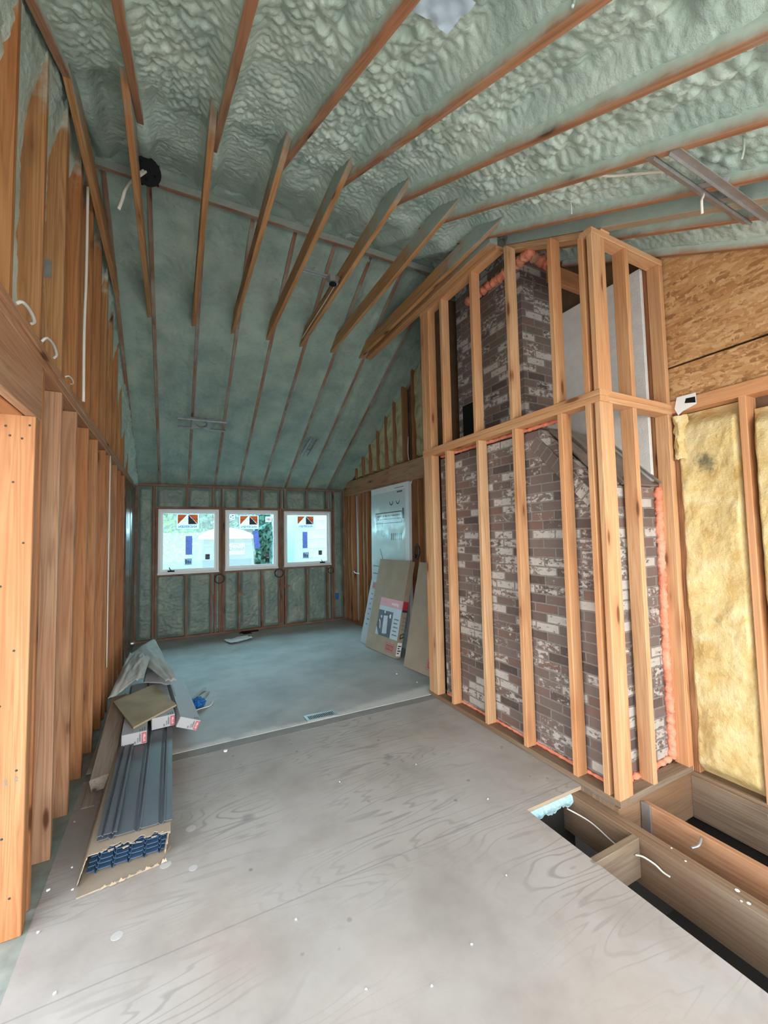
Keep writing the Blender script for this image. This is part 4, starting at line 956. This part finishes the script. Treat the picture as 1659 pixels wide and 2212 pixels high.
# panels in the box
def ribbed(name, x0, x1, y0, y1, z, mat, h=.012, ribs=3, parent=None, n=72):
    """hollow-rib wall panel, thickness 4 mm, ribs along y"""
    sec = []
    for i in range(n+1):
        u = i/n; d = min(abs(u-(k+.55)/ribs) for k in range(ribs)); sec.append((x0+u*(x1-x0), z-h*max(0, 1-(d*ribs/.10)**2)+(.004 if abs(d*ribs-.14) < .03 else 0)))
    t = .0035; m = len(sec); v = [(x, y0, q) for x, q in sec]+[(x, y1, q) for x, q in sec]+[(x, y0, q-t) for x, q in sec]+[(x, y1, q-t) for x, q in sec]; f = []
    for i in range(m-1): f += [(i, i+1, m+i+1, m+i), (2*m+i, 3*m+i, 3*m+i+1, 2*m+i+1), (i, 2*m+i, 2*m+i+1, i+1), (m+i, m+i+1, 3*m+i+1, 3*m+i)]
    f += [(0, m, 3*m, 2*m), (m-1, 3*m-1, 4*m-1, 2*m-1)]
    return link(name, mesh(name, v, f, False), mat, parent)
PL = ['lowest blue ribbed panel inside the torn cardboard box', 'second lowest blue ribbed panel inside the torn box', 'third blue ribbed panel from the bottom of the torn box', 'second blue ribbed panel from the top inside the torn box', 'uppermost blue ribbed panel inside the torn box']
for k in range(5): meta(ribbed('ribbed_panel', bx0+.012-.006*(4-k), bx1-.02, by0+.07+.004*(k % 2), by1-.1, .024+k*.0215, M['bluepanel'], .016, 5, n=80), PL[k], 'panel', 'ribbed panels in the box')
meta(ribbed('ribbed_panel', -.318, .006, 2.495, 4.5, .152, M['panel'], .010, 3), 'large slate grey ribbed panel lying on top of the cardboard box', 'panel')
meta(ribbed('ribbed_panel', -.318, -.235, 2.50, 4.45, .170, M['panel'], .006, 2, n=40), 'narrow slate grey trim strip along the left edge of the big panel', 'panel')
# parcels
def parcel(W, w, h, L, label, name='parcel'):
    """grey carton: width local x, height z, length y; printed front end at y=0"""
    t = empty(name, (0, 0, 0)); place(t, None, W); meta(t, label, 'box', 'grey parcels on the panels')
    link('carton', prism('carton', w, L, h, .003), M['greycard'], t, W)
    E = W @ Matrix(((1, 0, 0, 0), (0, 0, -1, -.0008), (0, 1, 0, 0), (0, 0, 0, 1)))
    lb = rect('brand_label', w*.80, h*.06, w*.985, h*.88, M['red'], t, E)
    rect('border', w*.825, h*.14, w*.96, h*.80, M['pink'], lb, E @ Matrix.Translation((0, 0, .0005)))
    rect('border', w*.84, h*.17, w*.945, h*.77, M['red'], lb, E @ Matrix.Translation((0, 0, .0009)))
    text('VELUX', h*.20, M['paper'], lb, E @ Matrix.Translation((w*.893, h*.47, .0017)) @ Matrix.Rotation(-math.pi/2, 4, 'Z'), bold=.0004)
    for (a, b, c, d) in ((.69, .2, .76, .8), (.62, .15, .66, .55), (.50, .1, .57, .3), (.70, .82, .73, .92)): rect('print', w*a, h*b, w*c, h*d, M['grayink'], t, E)
    T = W @ Matrix.Translation((0, 0, h+.0006))
    for k in range(3): rect('print', w*(.70+.09*k), .012, w*(.75+.09*k), .045+.01*k, M['grayink'], t, T)
    link('tape', prism('tape', w*.08, .62, .0006, .0001), M['panel'], t, W @ Matrix.Translation((w*.02, L*.42, h)))
    return t
parcel(Matrix.Translation((-.312, 3.48, .156)) @ Matrix.Rotation(.03, 4, 'Z'), .155, .085, 1.15, 'left grey parcel with a red end label lying on the big ribbed panel')
parcel(Matrix.Translation((-.135, 3.68, .158)) @ Matrix.Rotation(.085-.35*0, 4, 'Z'), .158, .085, 1.25, 'middle grey parcel under the right corner of the brown board')
parcel(Matrix.Translation((.030, 3.62, .170)) @ Matrix.Rotation(.085, 4, 'Z') @ Matrix.Rotation(.42, 4, 'Y'), .158, .075, 1.20, 'right grey parcel tipped over the edge of the stack')
Wb = Matrix(((.03, 0, 0, 0), (0, 1, 0, 0), (0, 0, 1, 0), (0, 0, 0, 1)))
pL, pT, pR, pB = Vector((-.435, 4.16, .268)), Vector((-.155, 4.47, .262)), Vector((.034, 3.86, .255)), Vector((-.245, 3.55, .258))
ud = (pR-pT); vd = (pL-pT)
bs = link('board_scrap', mesh('board_scrap', [pL, pT, pR, pB]+[p-Vector((0, 0, .014)) for p in (pL, pT, pR, pB)], [(0, 3, 2, 1), (4, 5, 6, 7), (0, 1, 5, 4), (1, 2, 6, 5), (2, 3, 7, 6), (3, 0, 4, 7)]), M['scrap'])
meta(bs, 'stained brown board offcut lying crosswise on the grey parcels', 'board')
tm = board('timber', (-.46, 3.24, .10), (-.47, 4.35, .24), (1, 0, .15), .125, .085, M['graywood'], None, .008); meta(tm, 'grey weathered timber leaning on the stack by the left studs', 'timber')
tm2 = board('timber', (-.485, 3.12, .004), (-.50, 4.2, .006), (1, 0, 0), .075, .085, M['graywood'], None, .006); meta(tm2, 'lower grey timber on the floor under the weathered one', 'timber')
def sheet(name, P, nu, nv, amp, mat, seed, label, sharp=1.0):
    A, B, Cc, D = (np.array(p) for p in P)
    def fn(U, V):
        q = [A[k]*(1-U)*(1-V)+B[k]*U*(1-V)+Cc[k]*U*V+D[k]*(1-U)*V for k in range(3)]
        n = amp*(fbm(U*4, V*5, 4, seed)-.5)*2; s = .03*np.sin(np.pi*U)*np.sin(np.pi*V)
        return q[0]+.3*n, q[1]+.2*n, q[2]+n+s
    o = grid(name, nu, nv, fn, mat); md = o.modifiers.new('thickness', 'SOLIDIFY'); md.thickness = .002
    return meta(o, label, 'paper', 'building paper sheets on the stack')
sheet('building_paper', [(-.43, 5.35, .36), (-.19, 5.75, .42), (.035, 4.35, .30), (-.05, 4.30, .32)], 24, 24, .02, M['felt'], 3, 'topmost pale grey paper sheet folded over the far end of the stack')
sheet('building_paper', [(-.47, 4.15, .30), (-.40, 5.2, .42), (-.20, 4.95, .40), (-.235, 4.52, .33)], 24, 24, .035, M['felt'], 9, 'crumpled grey paper sheet hanging between the timber and the top sheet')
sheet('building_paper', [(-.24, 4.55, .27), (-.23, 5.1, .30), (.0, 4.8, .26), (.0, 4.40, .25)], 14, 14, .01, M['greycard'], 19, 'light grey sheet showing below the topmost paper')
bl = empty('support_box', (0, 0, 0)); bpy.data.objects.remove(bl)
bm = bmesh.new(); bmesh.ops.create_icosphere(bm, subdivisions=4, radius=.062)
for q in bm.verts:
    n_ = q.co.normalized(); q.co *= .65+.7*float(fbm(np.array([n_.x*2.5+3]), np.array([n_.y*2.5+n_.z*3]), 4, 3)[0]); q.co.z *= .8
me = bpy.data.meshes.new('plastic_bag'); bm.to_mesh(me); bm.free()
meta(link('plastic_bag', me, M['blue'], None, Matrix.Translation((.225, 4.40, .045))), 'crumpled bright blue plastic beside the stack of parcels', 'plastic')
for (p, q, r_, lb) in (((.16, 4.62, .004), (.30, 4.86, .03), .03, 'flat pale wood shim behind the blue plastic'), ((.26, 4.55, .004), (.33, 4.74, .02), .022, 'thin pale wood shim right of the blue plastic')):
    meta(board('wood_shim', p, q, (1, -.5, 0), r_, .008, M['graywood'], None, .001), lb, 'wood scrap')
wire('thin white wire curl on the floor beside the blue plastic', [(.17, 4.30, .01), (.25, 4.33, .012), (.33, 4.36, .01), (.36, 4.44, .02)], .005)

# ---- packages by the right wall
def leaning(name, p, e1, up, w, h, t, mat, label, cat='box', group=None):
    """carton standing on p, width along e1, leaning along up; front faces the room. returns root, W with x=e1, y=up, z=front normal (origin front bottom)"""
    x = Vector(e1).normalized(); y = Vector(up); y = (y-x*y.dot(x)).normalized(); z = x.cross(y)
    m = Matrix((x, y, z)).transposed().to_4x4(); m.translation = p
    o = empty(name, p); place(o, None, m); meta(o, label, cat, group)
    link('carton', prism('carton', w, h, t, .004), mat, o, m @ Matrix.Translation((0, 0, -t)))
    return o, m
# tall white wrapped package
wp, Wp = leaning('wrapped_package', (2.892, 6.14, .012), (.003, -1, 0), (.012, 0, 1), 1.215, 2.345, .045, M['white'], 'tall white shrink wrapped package leaning on the far right wall', 'package')
Wq = Wp @ Matrix.Translation((0, 0, .001))
for (a, b, c, d) in ((.16, 1.93, 1.02, 1.945), (.16, 1.77, 1.02, 1.785), (.16, 1.77, .172, 1.945), (1.008, 1.77, 1.02, 1.945), (.05, 1.10, 1.12, 1.108), (.05, .98, 1.12, .990), (.10, .70, .62, .708), (.10, .56, .62, .568), (.10, .56, .11, .708), (.80, 2.285, 1.08, 2.292), (1.03, 1.83, 1.08, 1.98)): rect('print', a, b, c, d, M['ink'], wp, Wq)
for k in range(2):
    for j in range(18): rr = random.Random(k*50+j); rect('print', .24+j*.042, 1.83+k*.05, .24+j*.042+rr.uniform(.015, .036), 1.848+k*.05, M['ink'], wp, Wq)
    for j in range(9): rr = random.Random(k*70+j); rect('print', .18+j*.046, .61+k*.042, .18+j*.046+rr.uniform(.018, .038), .626+k*.042, M['ink'], wp, Wq)
for k in range(6):
    rr = random.Random(90+k); rect('print', .68+k*.058, 1.52, .715+k*.058, 1.62, M['grayink'], wp, Wq)
for k in range(5): rect('print', .88+k*.032, 2.215, .905+k*.032, 2.24, M['ink'], wp, Wq)
for k, (cx, cz, r) in enumerate(((.70, 2.10, .06), (.90, 2.10, .055), (.42, 1.62, .05), (.36, .88, .06), (.36, .83, .05))):
    n = 20; a0, a1 = (math.pi, 2*math.pi) if k < 2 else (0, 2*math.pi*.98); pts = [(cx+r*math.cos(a0+(a1-a0)*i/n), cz+r*math.sin(a0+(a1-a0)*i/n)) for i in range(n+1)]+[(cx+r*(.72 if k < 2 else .9)*math.cos(a1-(a1-a0)*i/n), cz+r*(.72 if k < 2 else .9)*math.sin(a1-(a1-a0)*i/n)) for i in range(n+1)]
    poly('print', pts, M['ink'] if k < 2 else M['grayink'], wp, Wq)
poly('print', [(.30, 1.38), (.315, 1.38), (.56, .99), (.54, .99)], M['ink'], wp, Wq)
for j, x in enumerate((.40, .45, .48, .36)): rect('print', x, .74+.02*(j % 2), x+.02, .80, M['ink'], wp, Wq)
fg = grid('film_wrap', 40, 60, lambda U, V: (.02+U*1.12, .3+V*1.95, .006+.022*fbm(U*9, V*12, 4, 71)*sst(.0, .2, U)), M['film_thin'], wp, Wp)
# cartons
def velux(o, m, u, v, wd, ht, rot=math.pi, mat='dullred', txt=True):
    W = m @ Matrix.Translation((u, v, .001)) @ Matrix.Rotation(rot, 4, 'Z'); l = rect('brand_label', -wd/2, -ht/2, wd/2, ht/2, M[mat], o, W)
    rect('border', -wd/2+.008, -ht/2+.008, wd/2-.008, ht/2-.008, M['pink'] if mat == 'dullred' else M['paper'], l, W @ Matrix.Translation((0, 0, .0005)))
    rect('border', -wd/2+.014, -ht/2+.014, wd/2-.014, ht/2-.014, M[mat], l, W @ Matrix.Translation((0, 0, .0009)))
    if txt: text('VELUX', min(ht*.62, wd*.27), M['card'], l, W @ Matrix.Translation((0, 0, .0016)), bold=.001, sx=.92)
G = 'cardboard cartons along the right wall'
c1, m1 = leaning('carton', (2.528, 5.80, .012), (.02, -1, 0), (.21, .0, .91), .31, .96, .06, M['greycard'], 'narrow grey carton with a small red label left of the picture carton', group=G)
velux(c1, m1, .12, .86, .10, .10, 0)
for k in range(7): rect('print', .08, .72-.075*k, .08+.05+.03*(k % 2), .75-.075*k-.01, M['grayink'], c1, m1 @ Matrix.Translation((0, 0, .001)))
c2, m2 = leaning('carton', (2.481, 5.51, .012), (.074, -.747, 0), (.285, .0, 1.24), .752, 1.275, .085, M['card'], 'brown carton with a printed skylight picture and red stripe', group=G)
f2 = m2 @ Matrix.Translation((-.055, 0, .001))
ph = rect('picture', .26, .22, .80, .73, M['photo'], c2, f2)
q2 = f2 @ Matrix.Translation((0, 0, .0008))
rect('print', .26, .62, .80, .73, M['pink'], ph, q2); rect('print', .26, .56, .80, .62, M['lightprint'], ph, q2); rect('print', .62, .22, .80, .56, M['lightprint'], ph, q2); poly('print', [(.26, .22), (.34, .22), (.26, .33)], M['lightprint'], ph, q2)
poly('print', [(.42, .25), (.53, .265), (.50, .50), (.40, .49)], M['lightprint'], ph, q2)
for (x, y, r) in ((.35, .47, .02), (.56, .50, .03), (.42, .54, .02)): poly('print', [(x+r*math.cos(k*math.pi/5)*(1 if k % 2 else .5), y+r*math.sin(k*math.pi/5)) for k in range(10)], M['paper'], ph, q2)
poly('print', [(.31, .43), (.34, .40), (.36, .31), (.345, .31), (.325, .39), (.30, .42)], M['paper'], ph, q2)
text('Skylight', .055, M['paper'], ph, q2 @ Matrix.Translation((.63, .665, .001)) @ Matrix.Rotation(math.pi, 4, 'Z'), bold=.001)
for k in range(5): rect('print', .66, .27+.05*k, .77-.02*(k % 2), .285+.05*k, M['grayink'], ph, q2 @ Matrix.Translation((0, 0, .0006)))
velux(c2, m2, .60, .105, .20, .105)
# right end of the picture carton: red stripe, prints, white shipping label
S2 = m2 @ Matrix(((0, 0, 1, .7525), (0, 1, 0, 0), (-1, 0, 0, 0), (0, 0, 0, 1)))
rect('print', .004, .60, .084, 1.25, M['card'], c2, S2); rect('print', .004, .62, .084, .73, M['red'], c2, S2 @ Matrix.Translation((0, 0, .0008))); rect('print', .004, .59, .084, .62, M['navy'], c2, S2 @ Matrix.Translation((0, 0, .0008)))
rect('shipping_label', .008, .03, .080, .20, M['paper'], c2, S2 @ Matrix.Translation((0, 0, .0008)))
for k in range(4): rect('print', .02, .06+.03*k, .05+.02*(k % 2), .075+.03*k, M['ink'], c2, S2 @ Matrix.Translation((0, 0, .0016)))
for k in range(4): rect('print', .03, .36+.05*k, .08, .38+.05*k, M['grayink'], c2, S2 @ Matrix.Translation((0, 0, .0008)))
fr2 = [(.03, .24), (.09, .27), (.085, .33), (.025, .30)]
poly('print', fr2, M['ink'], c2, S2 @ Matrix.Translation((0, 0, .0008))); poly('print', [(.04, .262), (.08, .282), (.076, .312), (.036, .292)], M['card'], c2, S2 @ Matrix.Translation((0, 0, .0016)))
c3, m3 = leaning('carton', (2.508, 4.45, .012), (.085, -.80, 0), (.285, .0, 1.24), .77, 1.275, .085, M['card'], 'plain brown carton half hidden behind the end post of the stud frame', group=G)
velux(c3, m3, .52, .12, .20, .105)
db = empty('cable_reel', (2.95, 4.80, 1.30), label='dark crumpled cable bundle on the wall above the picture carton', cat='cable bundle')
tube('loop', [(2.955+.01*math.sin(k), 4.80+.06*math.cos(k*1.05), 1.37+.09*math.sin(k*1.05)) for k in range(12)], .012, M['coil'], db); clump('bundle', (2.95, 4.83, 1.30), .04, M['black'], db, 22, 8)

# ------------------------------------------------------------------ outdoors, seen through the windows
pt = empty('portable_toilet', (1.05, 10.1, -.5), label='pale teal portable toilet with a white domed roof outside the windows', cat='portable toilet')
vbox('cabin', .54, 1.60, 9.5, 10.6, -.5, 1.62, M['toilet'], pt, .03)
for x in (.56, 1.05, 1.54): vbox('rib', x-.02, x+.02, 9.485, 9.505, -.45, 1.55, M['toilet'], pt, .006)
xbox('band', .53, 1.61, 9.482, 9.51, 1.44, 1.50, M['toilet'], pt, .006)
for x in (.68, 1.18): xbox('vent', x, x+.20, 9.484, 9.502, 1.50, 1.60, M['leafd'], pt, .004)
grid('roof', 24, 24, lambda U, V: (.48+U*1.18, 9.42+V*1.26, 1.60+.26*np.clip(np.sin(np.pi*U)*np.sin(np.pi*V), 0, 1)**.5), M['toiletroof'], pt)
Ws = Matrix(((1, 0, 0, 1.23), (0, 0, -1, 9.476), (0, 1, 0, 1.38), (0, 0, 0, 1)))
sg = rect('sign', -.17, -.13, .17, .12, M['felt'], pt, Ws, .004); text('United', .115, M['navy'], sg, Ws @ Matrix.Translation((.0, -.005, .006)), bold=.002)
tube('swoosh', [(-.14, .02, .006), (-.10, .075, .006), (-.02, .095, .006), (.05, .08, .006)], .006, M['navy'], sg, Ws)
nb = empty('building', (4, 11.5, -.5), label='pale white sided building outside the right window', cat='building')
vbox('wall', 2.55, 7.5, 9.5, 12.5, -.5, 5.0, M['white'], nb, .01)
vbox('corner_board', 2.50, 2.60, 9.46, 9.52, -.5, 5.0, M['sash'], nb, .006)
for k in range(14): xbox('siding_lap', 2.62, 7.5, 9.488, 9.502, -.2+k*.22, -.19+k*.22, M['sash'], nb, .002)
def tree(x, y, h, r, seed, mat, label):
    t = empty('tree', (x, y, -.5), label=label, cat='tree', group='trees in the yard')
    cyl('trunk', .16, .09, h*.7, M['bark'], t, Matrix.Translation((x, y, -.5)), 10)
    rr = random.Random(seed); bm = bmesh.new()
    for k in range(2600):
        d = Vector((rr.gauss(0, 1), rr.gauss(0, 1), rr.gauss(0, 1))).normalized()*r*rr.random()**.4; p = Vector((x, y, h*.62))+Vector((d.x, d.y, d.z*.9)); s = rr.uniform(.05, .13)
        a = Vector((rr.uniform(-1, 1), rr.uniform(-1, 1), rr.uniform(-1, 1))).normalized(); b = a.cross(Vector((rr.uniform(-1, 1), rr.uniform(-1, 1), rr.uniform(-1, 1)))).normalized()
        bm.faces.new([bm.verts.new(p+a*s), bm.verts.new(p+b*s*.6), bm.verts.new(p-a*s), bm.verts.new(p-b*s*.6)])
    me = bpy.data.meshes.new('crown'); bm.to_mesh(me); bm.free(); link('crown', me, mat, t)
tree(-2.2, 19, 5.0, 2.6, 1, M['leaf'], 'yellow green tree at the left in the left window'); tree(1.4, 17.5, 5.0, 2.4, 2, M['leafd'], 'dark leafy tree behind the toilet roof in the left window')
tree(2.6, 14.5, 4.0, 1.9, 3, M['leafd'], 'dark tree to the right of the toilet in the middle window'); tree(2.55, 13, 2.4, 1.2, 4, M['leafd'], 'low dark shrub tree against the pale building corner')
tree(-.6, 22, 3.4, 2.0, 5, M['leaf'], 'far low green tree in the left window')
hd = grid('hedge', 60, 20, lambda U, V: (-14+U*30, 26+1.2*fbm(U*30, V*4, 3, 2), -.5+V*(4.0+2*fbm(U*18, V*0, 3, 5))), M['leafd']); meta(hd, 'dark hedge across the far end of the yard', 'hedge', kind='stuff')
